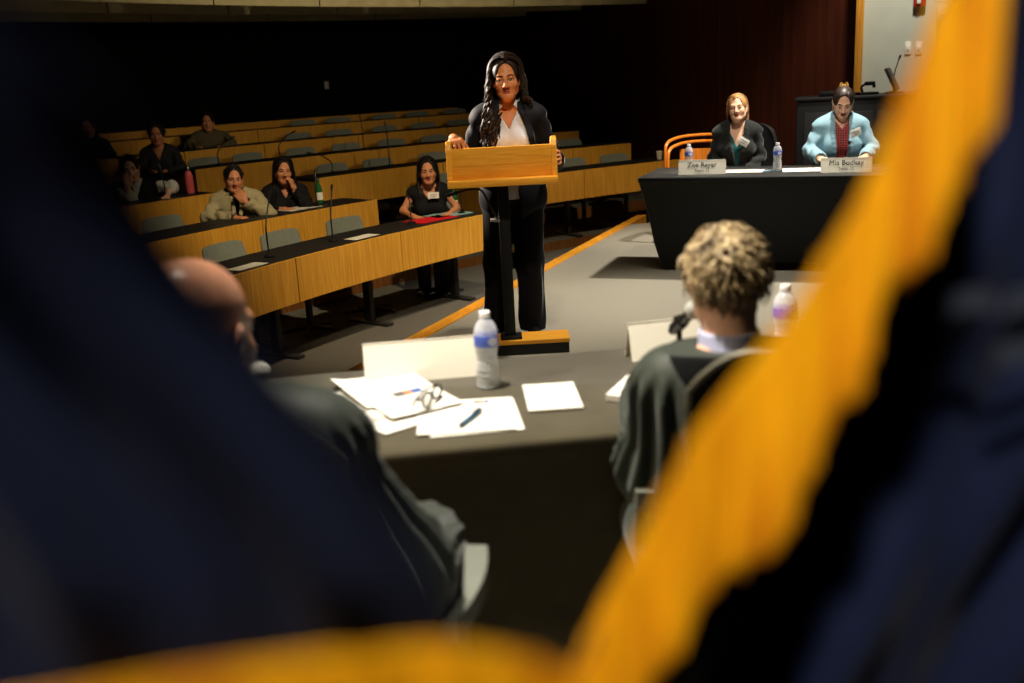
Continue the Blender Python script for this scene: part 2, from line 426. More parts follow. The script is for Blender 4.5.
# ---- hair built of tapering locks over a close cap
def hair_cap(H, h, grow=1.06, face=(.0, -.075, -.045, .066, .075, .085), down=-.03, extra=None, front=False):
    p, s, R = H['p'], H['s'], H['R']; S = Sdf(H['c']-.24*s, H['c']+.22*s, h)
    S.ell(p(0, .016, .036), np.array((.079, .098, .087))*s*grow, R, 0)
    if extra: extra(S, p, s, R)
    fx, fy, fz, rx, ry, rz = face
    S.ell(p(fx, fy, fz), np.array((rx, ry, rz))*s, R, .012*s, mode='sub')
    if front: S.ell(p(fx, -.128, .0), np.array((.078, .085, .152))*s, R, .006*s, mode='sub')
    S.fn(H['c']-.24*s, H['c']+.22*s, lambda X, Y, Z: -(((X-H['c'][0])*R[0, 2]+(Y-H['c'][1])*R[1, 2]+(Z-H['c'][2])*R[2, 2])-down*s), .02*s, mode='sub2') if False else None
    S.fn(H['c']-.3*s, H['c']+.3*s, lambda X, Y, Z: ((X-H['c'][0])*R[0, 2]+(Y-H['c'][1])*R[1, 2]+(Z-H['c'][2])*R[2, 2])-down*s, .03*s, mode='sub')
    return S.mesh()
def locks(H, n, length, part=.0, r=.011, wave=.0, wlen=.10, phis=(60, 300), vol=1.12, seed=1, push=None, droop=(80, 112), flat=.55, ends=.35, seg=6, npts=16, jitter=.006):
    rg = np.random.default_rng(seed); mb = MB(); p = H['p']; s = H['s']
    for i in range(n):
        ph = math.radians(rg.uniform(*phis)) if not callable(phis) else math.radians(phis(rg))
        y0 = rg.uniform(-.088, .055) if rg.uniform() < .72 else rg.uniform(-.100, -.078)
        th1 = math.radians(rg.uniform(*droop)); L = length*rg.uniform(.86, 1.05); pts = []
        vv = vol*rg.uniform(.97, 1.06); off = rg.uniform(0, 6.28); wob = rg.uniform(.7, 1.25)
        dirx, diry = math.sin(ph), -math.cos(ph)
        m = 7
        for j in range(m):
            th = th1*j/(m-1); st, ct = math.sin(th), math.cos(th)
            x = .079*vv*(st*dirx)+part*(1-st)*.03; y = .016+.100*vv*st*diry+y0*(1-st)*.9; z = .036+.088*vv*(ct if th > 1.35 else math.sqrt(max(ct*ct*.2, 1-(x/(.080*vv))**2-((y-.016)/(.101*vv))**2)))
            pts.append(p(x, y, z))
        end = pts[-1]; out = end-H['c']; out[2] = 0; nrm = np.linalg.norm(out)+1e-9; out = out/nrm
        mm = npts-m
        for j in range(1, mm+1):
            d = L*j/mm; q = end+V(0, 0, -d)+out*(.012*math.sin(min(1, d/.12)*PI*.5))
            if push is not None: q = push(q, i, rg)
            if wave:
                a = wave*min(1, d/.08)*wob; tang = np.cross(out, V(0, 0, 1))
                q = q+tang*a*math.sin(d/wlen*2*PI*wob+off)+out*a*.7*math.cos(d/wlen*2*PI*wob+off)
            pts.append(q)
        pts = np.array(pts); t = np.linspace(0, 1, len(pts))
        rr = r*s*np.minimum(1, .55+t*2)*np.where(t > .6, 1-(1-ends)*((t-.6)/.4)**1.5, 1)*rg.uniform(.75, 1.2)
        mb.tube(pts, rr, seg, flat=flat)
    return mb
def mb_join(name, mb, chunks, mt, parent, grain=True):
    """locks + cap as ONE hair mesh"""
    o = mb.build(name, mt, parent, True, 60)
    if chunks:
        bm = bmesh.new(); bm.from_mesh(o.data)
        for P, f, i in chunks:
            vs = [bm.verts.new(v) for v in P]
            for q in f:
                try: bm.faces.new([vs[k] for k in q]).smooth = True
                except ValueError: pass
        bm.to_mesh(o.data); bm.free()
    return o
def folds(amp, freq, ax=V(0, 0, 1), seed=0):
    rg = np.random.default_rng(seed); ks = rg.normal(size=(5, 3)); ks /= np.linalg.norm(ks, axis=1)[:, None]; fr = freq*rg.uniform(.6, 1.7, 5); ph = rg.uniform(0, 6.28, 5)
    def f(X, Y, Z):
        v = 0
        for k, q, o in zip(ks, fr, ph):
            k2 = k-ax*(k@ax)*.6; v = v+np.sin((X*k2[0]+Y*k2[1]+Z*k2[2])*q+o)
        return amp*v/2.2
    return f
def sleeve_folds(S, a, b, amp, freq, lo, hi, rad, lengthwise=0):
    """wrinkles around a limb a->b (rings), or pleats along it"""
    a = np.array(a); b = np.array(b); d = (b-a)/np.linalg.norm(b-a); L = np.linalg.norm(b-a)
    u = np.cross(d, V(0.3, .9, .1)); u /= np.linalg.norm(u); w = np.cross(d, u)
    def f(X, Y, Z):
        x, y, z = X-a[0], Y-a[1], Z-a[2]; t = x*d[0]+y*d[1]+z*d[2]; cu = x*u[0]+y*u[1]+z*u[2]; cw = x*w[0]+y*w[1]+z*w[2]
        rr = np.sqrt(cu**2+cw**2); an = np.arctan2(cw, cu)
        m = np.clip(1-np.abs(rr-rad)/.09, 0, 1)*np.clip((t+.02)/.05, 0, 1)*np.clip((L+.04-t)/.05, 0, 1)
        if lengthwise: g = np.sin(an*lengthwise+1.7*np.sin(t*9)+.7*np.sin(an*3))
        else: g = np.sin(t*freq+1.6*np.sin(an*2+t*11)+.8*np.cos(an+.5))
        return amp*m*g
    S.warp(f)
def badge(parent, c, R, size, label=None, name='name_badge'):
    b = MB(); b.box(c, (size[0], .003, size[1]), R, .001); o = b.build(name, MATS['paper'], parent)
    ln = MB()
    for i, (w, z) in enumerate(((.62, .12), (.42, -.18))): ln.box(np.array(c)+R@V(0, -.0022, z*size[1]), (size[0]*w, .0008, size[1]*.10), R)
    ln.build('printed_line', MATS['print_grey'], o); 
    if label: o['label'] = label
    return o
# ------------------------------------------------------------------ setting
CX, CY, R0, DR = 6.3186, 1.9827, 8.8904, 1.1236
ROWZ = dict(A=.483, B=.576, C=.702, D=.822, E=.934, F=1.048, G=1.108)
KEYS = 'ABCDEFG'
DESK_H = .703
def pol(r, deg, z=0.): a = math.radians(deg); return V(CX+r*math.cos(a), CY+r*math.sin(a), z)
mat('carpet_light', (148, 142, 128), .95, .1, noise=.30, nscale=260, bump=.35, bscale=420)
mat('carpet_dark', (92, 88, 80), .95, .1, noise=.3, nscale=220, bump=.3, bscale=420)
def wood(name, a, b, rough=.38, scale=9., axis=(9, 9, .35)):
    m = mat(name, a, rough, .4, nscale=scale, rgb2=b, stretch=axis); return m
wood('maple', (232, 158, 42), (206, 128, 28))
wood('maple_desk', (216, 160, 58), (190, 134, 40), .45)
wood('maple_lectern', (236, 168, 58), (222, 150, 44), .35, 6., (1.2, 14, 14))
wood('maple_trim', (214, 150, 50), (188, 120, 34), .5, 6., (14, 14, .6))
wood('maple_strip', (226, 156, 44), (206, 134, 32), .5, 5., (4, 1, 4))
wood('bent_wood', (214, 128, 40), (184, 98, 24), .35)
wood('wall_brown', (92, 40, 22), (66, 28, 17), .5, 4., (5, 5, .25))
wood('riser_brown', (120, 76, 30), (96, 58, 24), .6)
mat('laminate_black', (26, 25, 24), .5, .3, noise=.15, nscale=90)
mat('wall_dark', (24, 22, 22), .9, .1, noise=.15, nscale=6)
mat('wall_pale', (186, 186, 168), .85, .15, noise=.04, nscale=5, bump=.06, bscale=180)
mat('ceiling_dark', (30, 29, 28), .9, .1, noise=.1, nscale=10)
mat('baffle', (196, 184, 140), .8, .2, noise=.10, nscale=6)
mat('shoe_black', (14, 14, 15), .3, .5)
mat('steel_dark', (58, 58, 56), .45, .5, metal=.6, noise=.1)
mat('chrome', (190, 188, 184), .22, .5, metal=1.)
mat('plastic_black', (16, 16, 17), .42, .45, noise=.1)
mat('plastic_white', (226, 220, 204), .4, .4, noise=.03)
mat('chair_grey', (118, 124, 114), .55, .35, noise=.08, nscale=40)

def strip_x(y): return -.93+.433*(y-5.29)
def struct(o): o['kind'] = 'structure'; return o
b = MB(); b.prism([(strip_x(-2)+.05, -2), (7.2, -2), (7.2, 11.5), (strip_x(10.3)+.05, 10.3)], -.24, 0)
struct(b.build('floor', MATS['carpet_light'], None, False))
b = MB(); b.prism([(-10, -2), (7.2, -2), (7.2, 19), (-10, 19)], -.30, -.22)
struct(b.build('floor', MATS['carpet_dark'], None, False))
# wooden nosing along the edge of the raised floor
b = MB()
p0 = V(strip_x(-2), -2, 0); p1 = V(strip_x(10.9), 10.9, 0); d = (p1-p0)/np.linalg.norm(p1-p0); nrm = V(d[1], -d[0], 0)
A = [p0-nrm*.055, p0+nrm*.055, p1+nrm*.05, p1-nrm*.05]
b.prism([(q[0], q[1]) for q in A], -.22, .008)
struct(b.build('trim_1', MATS['maple_strip'], None, False))
# tiers of the auditorium
for k in range(7):
    zt = ROWZ[KEYS[k]]-DESK_H
    if k == 0: continue
    b = MB(); r0 = R0+k*DR+.10; r1 = R0+(k+1)*DR+.10 if k < 6 else 18.0; n = 40
    a0, a1 = 112.0, 172.0
    an = [a0+(a1-a0)*i/n for i in range(n+1)]
    poly = [tuple(pol(r0, a)[:2]) for a in an]+[tuple(pol(r1, a)[:2]) for a in an[::-1]]
    m = len(poly)
    vs = [(x, y, -.28) for x, y in poly]+[(x, y, zt) for x, y in poly]
    top = [(m+i, m+i+1, 2*m-i-2, 2*m-i-1) for i in range(n)]
    b.add(vs, top, 0); b.add(vs, [(i, (i+1) % m, m+(i+1) % m, m+i) for i in range(m)], 1)
    struct(b.build('floor_tier', [MATS['carpet_dark'], MATS['riser_brown']], None, False))
# walls
def wallbox(name, p, q, z0, z1, th, m):
    p = np.array(p); q = np.array(q); d = (q-p)/np.linalg.norm(q-p); n = V(d[1], -d[0])*th
    n = V(d[1], -d[0])
    b = MB(); b.prism([tuple(p), tuple(q), tuple(q-n*th), tuple(p-n*th)], z0, z1); return struct(b.build(name, m, None, False))
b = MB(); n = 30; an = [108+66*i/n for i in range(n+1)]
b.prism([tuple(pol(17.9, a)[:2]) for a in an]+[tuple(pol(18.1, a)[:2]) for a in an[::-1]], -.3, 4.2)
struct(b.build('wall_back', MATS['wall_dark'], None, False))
wallbox('wall_right', (2.40, 11.20), (3.44, 9.912), -.3, 4.2, .12, MATS['wall_brown'])
wallbox('wall_right', (-.30, 18.6), (2.40, 11.20), -.3, 4.2, .12, MATS['wall_brown'])
wallbox('wall_side', (3.46, 9.905), (7.4, 8.486), -.3, 4.2, .12, MATS['wall_pale'])
b = MB(); b.box((3.459, 9.865, 2.0), (.072, .10, 4.4), rotz(-.345), .004)
struct(b.build('trim_2', MATS['maple_trim'], None))
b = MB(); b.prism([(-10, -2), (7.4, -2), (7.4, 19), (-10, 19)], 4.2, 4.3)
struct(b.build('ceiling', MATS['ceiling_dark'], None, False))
b = MB(); n = 24
b.box((5.4, 9.20, .06), (3.6, .02, .10), rotz(-.345), .004)
struct(b.build('baseboard_side', MATS['plastic_black'], None))
# stepped, curved acoustic boards above the rows
BAND = [(11.5, 2.235, 2.330, [151.6, 145.6, 140.06, 134.22, 128.16, 122.07, 115.97, 113.0]),
        (13.0, 2.300, 2.345, [152, 146.7, 140.76, 134.8, 128.75, 122.65, 116.44, 113.4]),
        (14.5, 2.335, 2.365, [154, 148.2, 142.11, 135.31, 129.26, 123.16, 117.0, 113.84])]
ords = ('lowest', 'middle', 'farthest')
for bi, (r, za, zb, js) in enumerate(BAND):
    for j in range(len(js)-1):
        g = .0035/r*57.3*2
        a0, a1 = js[j]-g, js[j+1]+g; b = MB(); n = 8
        def fn(u, v, a0=a0, a1=a1, r=r, za=za, zb=zb):
            a = a0+(a1-a0)*u; z = za+(zb-za)*u*0
            zl = (za if False else (zb+za)/2+.02); return pol(r-.03*(v), a, zl+v*.62)
        b.grid(fn, n, 2, .035)
        o = b.build('acoustic_panel', MATS['baffle'], None)
        tag(o, 'pale curved acoustic board hanging in the %s stepped row under the dark ceiling' % ('nearest', 'middle', 'farthest')[bi], 'ceiling panel', 'acoustic boards of the %s ceiling step' % ('nearest', 'middle', 'farthest')[bi])
# ------------------------------------------------------------------ auditorium desks
def arcpoly(r0, r1, a0, a1, n=24):
    an = [a0+(a1-a0)*i/n for i in range(n+1)]
    return [tuple(pol(r0, a)[:2]) for a in an]+[tuple(pol(r1, a)[:2]) for a in an[::-1]]
def desk(key, a0, a1, label, seams):
    """a0 > a1 degrees; the fascia faces the middle of the arc"""
    k = KEYS.index(key); r = R0+k*DR; z = ROWZ[key]; zf = z-DESK_H
    c = pol(r+.2, (a0+a1)/2)
    root = thing('curved_desk', label, 'desk', (c[0], c[1], zf), 0, None)
    o3 = V(c[0], c[1], zf)
    def shift(mb): mb.v = [tuple(np.array(p)-o3) for p in mb.v]; return mb
    js = [a0]+list(seams)+[a1]
    g = .004/r*57.3
    for i in range(len(js)-1):
        mb = MB(); s, e = js[i]-(g if i else 0), js[i+1]+(g if i < len(js)-2 else 0); n = max(4, int(abs(s-e)/1.0))
        mb.prism(arcpoly(r, r+.022, s, e, n), z-.288, z+.004); shift(mb).build('fascia_panel', MATS['maple_desk'], root, True, 30)
    n = max(6, int(abs(a0-a1)/1.0))
    mb = MB(); mb.prism(arcpoly(r+.0225, r+.47, a0, a1, n), z-.032, z); shift(mb).build('worktop', MATS['laminate_black'], root, True, 30)
    for s, e in ((a0, a0-.12), (a1+.12, a1)):
        mb = MB(); mb.prism(arcpoly(r+.0225, r+.44, s, e, 1), z-.288, z-.034); shift(mb).build('end_panel', MATS['maple_desk'], root, False)
    m = max(2, int(abs(a0-a1)/6.5)+1)
    for i in range(m):
        a = a0-1.2+(a1+1.2-(a0-1.2))*i/(m-1) if m > 1 else (a0+a1)/2
        mb = MB(); p = pol(r+.30, a); t = math.radians(a); RR = rotz(t)
        mb.box((p[0], p[1], zf+.34), (.07, .05, .66), RR, .006); mb.box((p[0], p[1], zf+.012), (.42, .07, .024), RR, .006)
        shift(mb).build('leg', MATS['steel_dark'], root)
    return root
desk('A', 163, 136.3, 'front row curved maple desk with black worktop, longest and brightest, left of the lectern', [157.2, 150.0, 143])
desk('B', 158, 137.85, 'second row curved maple desk where the person in the grey jacket sits', [151, 145.0, 140.9])
desk('B', 130.6, 115.9, 'bright curved maple desk between the lectern and the black draped table', [123.2])
desk('C', 157, 142.2, 'third row maple desk with the pink bottle, left of the aisle', [150])
desk('C', 136.6, 115.4, 'third row maple desk right of the aisle, behind the seated woman in black top', [128.6, 119.6])
desk('D', 157, 145.6, 'fourth row maple desk at the dark far left', [151])
desk('D', 139.6, 115.7, 'fourth row maple desk right of the aisle, facing three grey chair backs', [134.4, 129.0, 123.2])
desk('E', 142.0, 116.2, 'fifth row maple desk of the tiers, third from the back', [137.0, 132.7, 127.2, 121.6])
desk('F', 141.5, 116.4, 'sixth row maple desk of the tiers, second from the back', [136, 130.5, 126.0, 121])
desk('G', 141, 116.5, 'rearmost maple desk before the dark back wall', [136, 131, 126, 121])

# ------------------------------------------------------------------ auditorium chairs
def make_row_chair():
    root = thing('auditorium_chair', 'x', 'chair')
    def back(u, v):
        x = (u-.5)*.41; w = .41*(1-.10*v**3); x = (u-.5)*w
        return (x, .20-.35*x*x*2+.05*v+.0, .46+.30*v-.02*(abs(u-.5)*2)**6*(v))
    mb = MB(); mb.grid(back, 14, 8, .014); mb.build('backrest', MATS['chair_grey'], root)
    mb = MB(); mb.grid(lambda u, v: ((u-.5)*.43*(1-.12*(v)**2), .20-.42*v, .445+.012*math.cos((u-.5)*5)*0+.02*(abs(u-.5)*2)**3-.018*v**4), 10, 10, .018); mb.build('seat', MATS['plastic_black'], root)
    mb = MB(); mb.tube([(0, 0, .02), (0, 0, .43)], .026, 10); mb.build('stem', MATS['steel_dark'], root)
    mb = MB()
    for i in range(5): a = i*2*PI/5; mb.tube([(0, 0, .05), (.22*math.cos(a), .22*math.sin(a), .025)], [.02, .012], 6)
    mb.build('base', MATS['steel_dark'], root)
    mb = MB(); mb.box((0, .19, .44), (.05, .03, .10), None, .006); mb.build('bracket', MATS['steel_dark'], root)
    return root
row_chair = make_row_chair(); first = [True]
def put_chair(key, ang, label, group=None, rz=None):
    k = KEYS.index(key); o = row_chair if first[0] else copy_tree(row_chair); first[0] = False
    p = pol(R0+k*DR+.54, ang, ROWZ[key]-DESK_H); o.location = tuple(p); o.rotation_euler = (0, 0, math.radians(ang-90) if rz is None else rz)
    o['label'] = label
    if group: o['group'] = group
    return o
put_chair('A', 149.3, 'grey chair back nearest the bald head, behind the front row desk')
put_chair('A', 146.0, 'middle of the three grey chairs along the front row desk')
put_chair('A', 142.0, 'grey chair with lit back behind the front desk, nearest the aisle end')
put_chair('A', 137.3, 'chair carrying the seated woman in black sleeveless top', rz=.08)
put_chair('B', 146.9, 'grey chair in shade left of the person in the grey jacket')
put_chair('B', 143.9, 'dark chair under the person in the grey jacket', rz=.22)
put_chair('B', 141.0, 'dark chair under the person with long hair resting cheek on hand', rz=.18)
put_chair('B', 130.3, 'grey chair partly hidden behind the head of the seated woman in black')
put_chair('B', 121.05, 'grey chair just right of the lectern and the standing speaker')
put_chair('B', 117.9, 'grey chair at the right end of the bright desk by the black draped table')
put_chair('C', 144.6, 'dark chair under the person in white sleeves at far left', rz=.3)
for a, w in ((133.05, 'leftmost'), (130.25, 'second from left'), (126.7, 'third from left')):
    put_chair('C', a, 'grey chair on the third tier, %s of the three left of the lectern' % w)
put_chair('C', 117.5, 'dark grey chair at the right end of the third tier')
put_chair('D', 139.8, 'dark chair under the person with short dark hair in far left shade', rz=.25)
for i, a in enumerate((136.94, 134.6, 131.6, 128.9, 126.1, 123.4)):
    put_chair('D', a, 'grey chair on the fourth tier, %s in its row counted from the left' % ('first', 'second', 'third', 'fourth', 'fifth', 'sixth')[i])
put_chair('E', 133.8, 'dark chair under the person in an olive shirt on the fifth tier', rz=.25)
for i, a in enumerate((129.0, 126.6, 123.86, 121.44, 119.15)):
    put_chair('E', a, 'dim grey chair on the fifth tier, %s counted from the left' % ('first', 'second', 'third', 'fourth', 'fifth')[i])
for i, a in enumerate((126.47, 124.38, 121.68, 119.6, 117.3)):
    put_chair('F', a, 'very dim grey chair on the top tier, %s counted from the left' % ('first', 'second', 'third', 'fourth', 'fifth')[i])

# ------------------------------------------------------------------ desk microphones on bendy stems
mic_proto = [None]
def desk_mic(key, ang, label, dr=.24, lean=(.02, .10), h=.30):
    k = KEYS.index(key); p = pol(R0+k*DR+dr, ang, ROWZ[key])
    root = thing('gooseneck_microphone', label, 'microphone', tuple(p), math.radians(ang-90))
    mb = MB(); mb.lathe([(.036, 0), (.036, .008), (.026, .016), (.010, .022)], 14); mb.build('base', MATS['plastic_black'], root)
    pts = curve_pts([(0, 0, .02), (0, 0, h*.5), (lean[0]*.5, lean[1]*.4, h*.85), (lean[0], lean[1], h)], 12)
    mb = MB(); mb.tube(pts, .0055, 6); mb.build('stem', MATS['plastic_black'], root)
    d = pts[-1]-pts[-3]; d /= np.linalg.norm(d)
    mb = MB(); mb.tube([pts[-1]-d*.02, pts[-1]+d*.02, pts[-1]+d*.045], [.007, .010, .007], 8); mb.build('capsule', MATS['plastic_black'], root)
    return root
desk_mic('A', 149.9, 'thin black gooseneck microphone on the front desk near the bald head', h=.40, lean=(.18, .10))
desk_mic('A', 145.9, 'black gooseneck microphone on the front desk before the middle grey chair', h=.36, lean=(.10, .06))
desk_mic('A', 140.6, 'gooseneck microphone on the front desk left of the seated woman in black', h=.20, lean=(.03, .04))
desk_mic('A', 137.0, 'upright gooseneck microphone on the front desk beside the red folder', h=.34, lean=(.0, .03))
desk_mic('B', 140.5, 'gooseneck microphone beside the green bottle on the second row desk', h=.26, lean=(.03, .02))
desk_mic('C', 134.6, 'bent gooseneck microphone leaning right on the third row desk', h=.22, lean=(-.22, .02), dr=.3)
desk_mic('C', 131.0, 'upright gooseneck microphone on the third row desk above the seated woman', h=.42, lean=(.0, .02), dr=.3)
desk_mic('D', 137.6, 'slanted gooseneck microphone at the aisle end of the fourth row desk', h=.26, lean=(.2, .02))
desk_mic('D', 134.2, 'slanted gooseneck microphone on the fourth row desk, second from its left end', h=.26, lean=(.2, .02))
desk_mic('D', 129.2, 'upright gooseneck microphone at the middle of the fourth row desk', h=.34, lean=(.0, .02))
desk_mic('C', 144.2, 'upright gooseneck microphone by the pink bottle on the third row desk', h=.25, lean=(.0, .02))

# ------------------------------------------------------------------ small things on the rows
def sheet(name, label, cat, loc, size, rz, m, parent=None, th=.001, curl=0., group=None, lines=0, pic=None):
    mb = MB(); w, d = size
    def fn(u, v): return ((u-.5)*w, (v-.5)*d, th*.5+curl*((u-.5)*2)**2*(.4+.6*v))
    mb.grid(fn, 8, 8, th); o = mb.build(name, m, None)
    o.location = loc; o.rotation_euler = (0, 0, rz); tag(o, label, cat, group)
    if lines:
        lb = MB()
        for i in range(lines):
            y = d*(.40-.72*i/lines); ww = w*(.78 if i % 4 != 3 else .5)
            lb.grid(lambda u, v, y=y, ww=ww: (-w*.39+ww*u, y-.003*v, th+.0006+curl*(((-w*.39+ww*u)/w)*2)**2*(.4+.6*(y/d+.5))), 6, 1)
        lb.build('printed_line', MATS['print_faint'], o, False)
    if pic:
        pb = MB(); (px, py, pw, ph) = pic
        for s, (a, bb) in enumerate(((0, .38), (.38, .62), (.62, 1))):
            pb.add([(px+pw*a, py, th+.0012), (px+pw*bb, py, th+.0012), (px+pw*bb, py+ph, th+.0012), (px+pw*a, py+ph, th+.0012)], [(0, 1, 2, 3)], s)
        pb.build('printed_picture', [MATS['print_slate'], MATS['print_orange'], MATS['print_blue']], o, False)
    return o
mat('print_faint', (205, 200, 192), .8, .1); mat('print_slate', (96, 92, 92), .8, .1); mat('print_orange', (224, 122, 84), .8, .1); mat('print_blue', (66, 92, 150), .8, .1)
mat('paper_dull', (196, 192, 178), .7, .2, noise=.05, nscale=9)
mat('folder_red', (196, 22, 30), .55, .3, noise=.05); mat('folder_teal', (128, 160, 156), .6, .3, noise=.05)
def on_desk(key, r, a): return tuple(pol(R0+KEYS.index(key)*DR+r, a, ROWZ[key]+.001))
sheet('paper_sheet', 'paper sheet on the front desk near the bald head', 'paper', on_desk('A', .14, 151.9), (.26, .12), math.radians(60), MATS['paper_dull'])
sheet('paper_sheet', 'paper sheet on the front desk right of the third grey chair', 'paper', on_desk('A', .15, 144.6), (.26, .12), math.radians(55), MATS['paper_dull'])
sheet('paper_sheet', 'loose sheets on the second desk before the person resting cheek on hand', 'paper', on_desk('B', .28, 141.4), (.34, .22), math.radians(50), MATS['paper_dull'])
sheet('folder', 'red folder on the front desk before the seated woman in black', 'folder', on_desk('A', .24, 139.2), (.40, .22), math.radians(48), MATS['folder_red'], th=.006)
sheet('folder', 'pale teal folder on the front desk beside the red one', 'folder', on_desk('A', .30, 137.6), (.36, .22), math.radians(40), MATS['folder_teal'], th=.006)
mat('bottle_green', (30, 92, 52), .12, .6, noise=.05); mat('bottle_pink', (214, 92, 98), .35, .4, noise=.05); mat('cup_white', (214, 200, 176), .6, .3)
def glass_bottle(key, r, a, label):
    root = thing('glass_bottle', label, 'bottle', on_desk(key, r, a))
    mb = MB(); mb.lathe([(.028, 0), (.030, .01), (.030, .11), (.022, .145), (.011, .175), (.011, .20)], 18); mb.build('body', MATS['bottle_green'], root)
    mb = MB(); mb.lathe([(.0308, .03), (.0308, .095)], 18); mb.build('label_band', MATS['paper'], root)
    mb = MB(); mb.lathe([(.0135, .198), (.0135, .215), (.011, .219)], 14); mb.build('cap', MATS['chrome'], root)
glass_bottle('B', .36, 139.75, 'green glass bottle with white label on the second row desk')
glass_bottle('A', .40, 135.95+.55, 'green glass bottle with white label on the front desk near the lectern')
root = thing('water_flask', 'slim pink drinking bottle standing on the third row desk', 'bottle', on_desk('C', .28, 142.75))
mb = MB(); mb.lathe([(.034, 0), (.036, .008), (.036, .15), (.026, .185), (.018, .195)], 18); mb.build('body', MATS['bottle_pink'], root)
mb = MB(); mb.lathe([(.019, .195), (.019, .225), (.012, .235)], 14); mb.build('cap', MATS['chrome'], root)
root = thing('paper_cup', 'small pale cup at the right end of the bright desk by the bentwood chair', 'cup', on_desk('B', .22, 116.6))
mb = MB(); mb.lathe([(.028, 0), (.036, .085)], 18); mb.build('body', MATS['cup_white'], root)
mb = MB(); mb.lathe([(.038, .084), (.038, .091), (.034, .093)], 18); mb.build('rim', MATS['cup_white'], root)
root = thing('paper_cup', 'dim white cup on the far left desk among dark figures', 'cup', on_desk('D', .2, 145.8))
mb = MB(); mb.lathe([(.028, 0), (.038, .10)], 18); mb.build('body', MATS['cup_white'], root)
mb = MB(); mb.lathe([(.040, .099), (.040, .106), (.034, .108)], 18); mb.build('lid', MATS['cup_white'], root)
# ------------------------------------------------------------------ lectern
def lectern():
    root = thing('lectern', 'maple lectern with slanted top on a black post, the woman in navy behind it', 'lectern', (0, 5.62, 0))
    w = MATS['maple_lectern']
    mb = MB(); mb.box((-.002, -.125, 1.112), (.545, .018, .170), rotx(.10), .003); mb.build('front_panel', w, root)
    mb = MB(); mb.box((-.003, -.01, 1.008), (.600, .37, .040), None, .006); mb.build('shelf', w, root)
    for q in (-1, 1):
        prof = [(-.150, 1.028), (-.140, 1.19), (-.128, 1.222), (-.105, 1.238), (-.085, 1.236), (.14, 1.15), (.155, 1.12), (.155, 1.028)]
        mb = MB(); n = len(prof); x0, x1 = (-.003+q*.285)-.016, (-.003+q*.285)+.016
        vs = [(x0, y, z) for y, z in prof]+[(x1, y, z) for y, z in prof]
        mb.add(vs, [tuple(range(n))[::-1], tuple(range(n, 2*n))]+[(i, (i+1) % n, n+(i+1) % n, n+i) for i in range(n)])
        o = mb.build('side_panel', w, root, False)
        bv = o.modifiers.new('soft', 'BEVEL'); bv.width = .006; bv.segments = 2
    mb = MB(); mb.box((-.003, .01, 1.09), (.535, .29, .014), rotx(-.12), .003); mb.build('reading_board', w, root)
    mb = MB(); mb.box((-.006, .0, .535), (.064, .050, .91), None, .006); mb.build('post', MATS['plastic_black'], root)
    mb = MB(); mb.box((-.006, .0, .985), (.16, .12, .012), None, .003); mb.build('top_bracket', MATS['plastic_black'], root)
    mb = MB(); mb.box((-.002, -.005, .098), (.125, .10, .022), None, .006); mb.build('post_foot', MATS['plastic_black'], root)
    poly = [(-.37, .115), (-.345, .055), (-.12, -.075), (.335, -.072), (.335, .125)]
    mb = MB(); mb.prism(poly, .062, .088); o = mb.build('base_board', w, root, False); bv = o.modifiers.new('soft', 'BEVEL'); bv.width = .004; bv.segments = 2
    mb = MB(); mb.prism([(x*.985, y*.98-.001) for x, y in poly], .004, .0618); mb.build('plinth', MATS['plastic_black'], root, False)
    mb = MB(); mb.box((-.045, -.045, .790), (.030, .045, .030), None, .004); mb.tube([(-.055, -.07, .79), (-.085, -.072, .792)], [.012, .014], 10); mb.build('clamp_knob', MATS['chrome'], root)
    pts = curve_pts([(-.046, -.07, .80), (-.085, -.10, .88), (-.125, -.12, .965), (-.20, -.12, .972), (-.262, -.12, .958)], 20)
    mb = MB(); mb.tube(pts, .006, 8); arm = mb.build('microphone_arm', MATS['plastic_black'], root)
    mb = MB(); mb.tube([(-.255, -.12, .960), (-.315, -.12, .946)], [.011, .010], 10); mb.build('microphone_capsule', MATS['steel_dark'], arm)
    return root
lectern()
mat('card_bluegrey', (120, 146, 160), .6, .3); mat('screen_brown', (46, 34, 26), .5, .4); mat('phone_tan', (190, 168, 128), .5, .3)

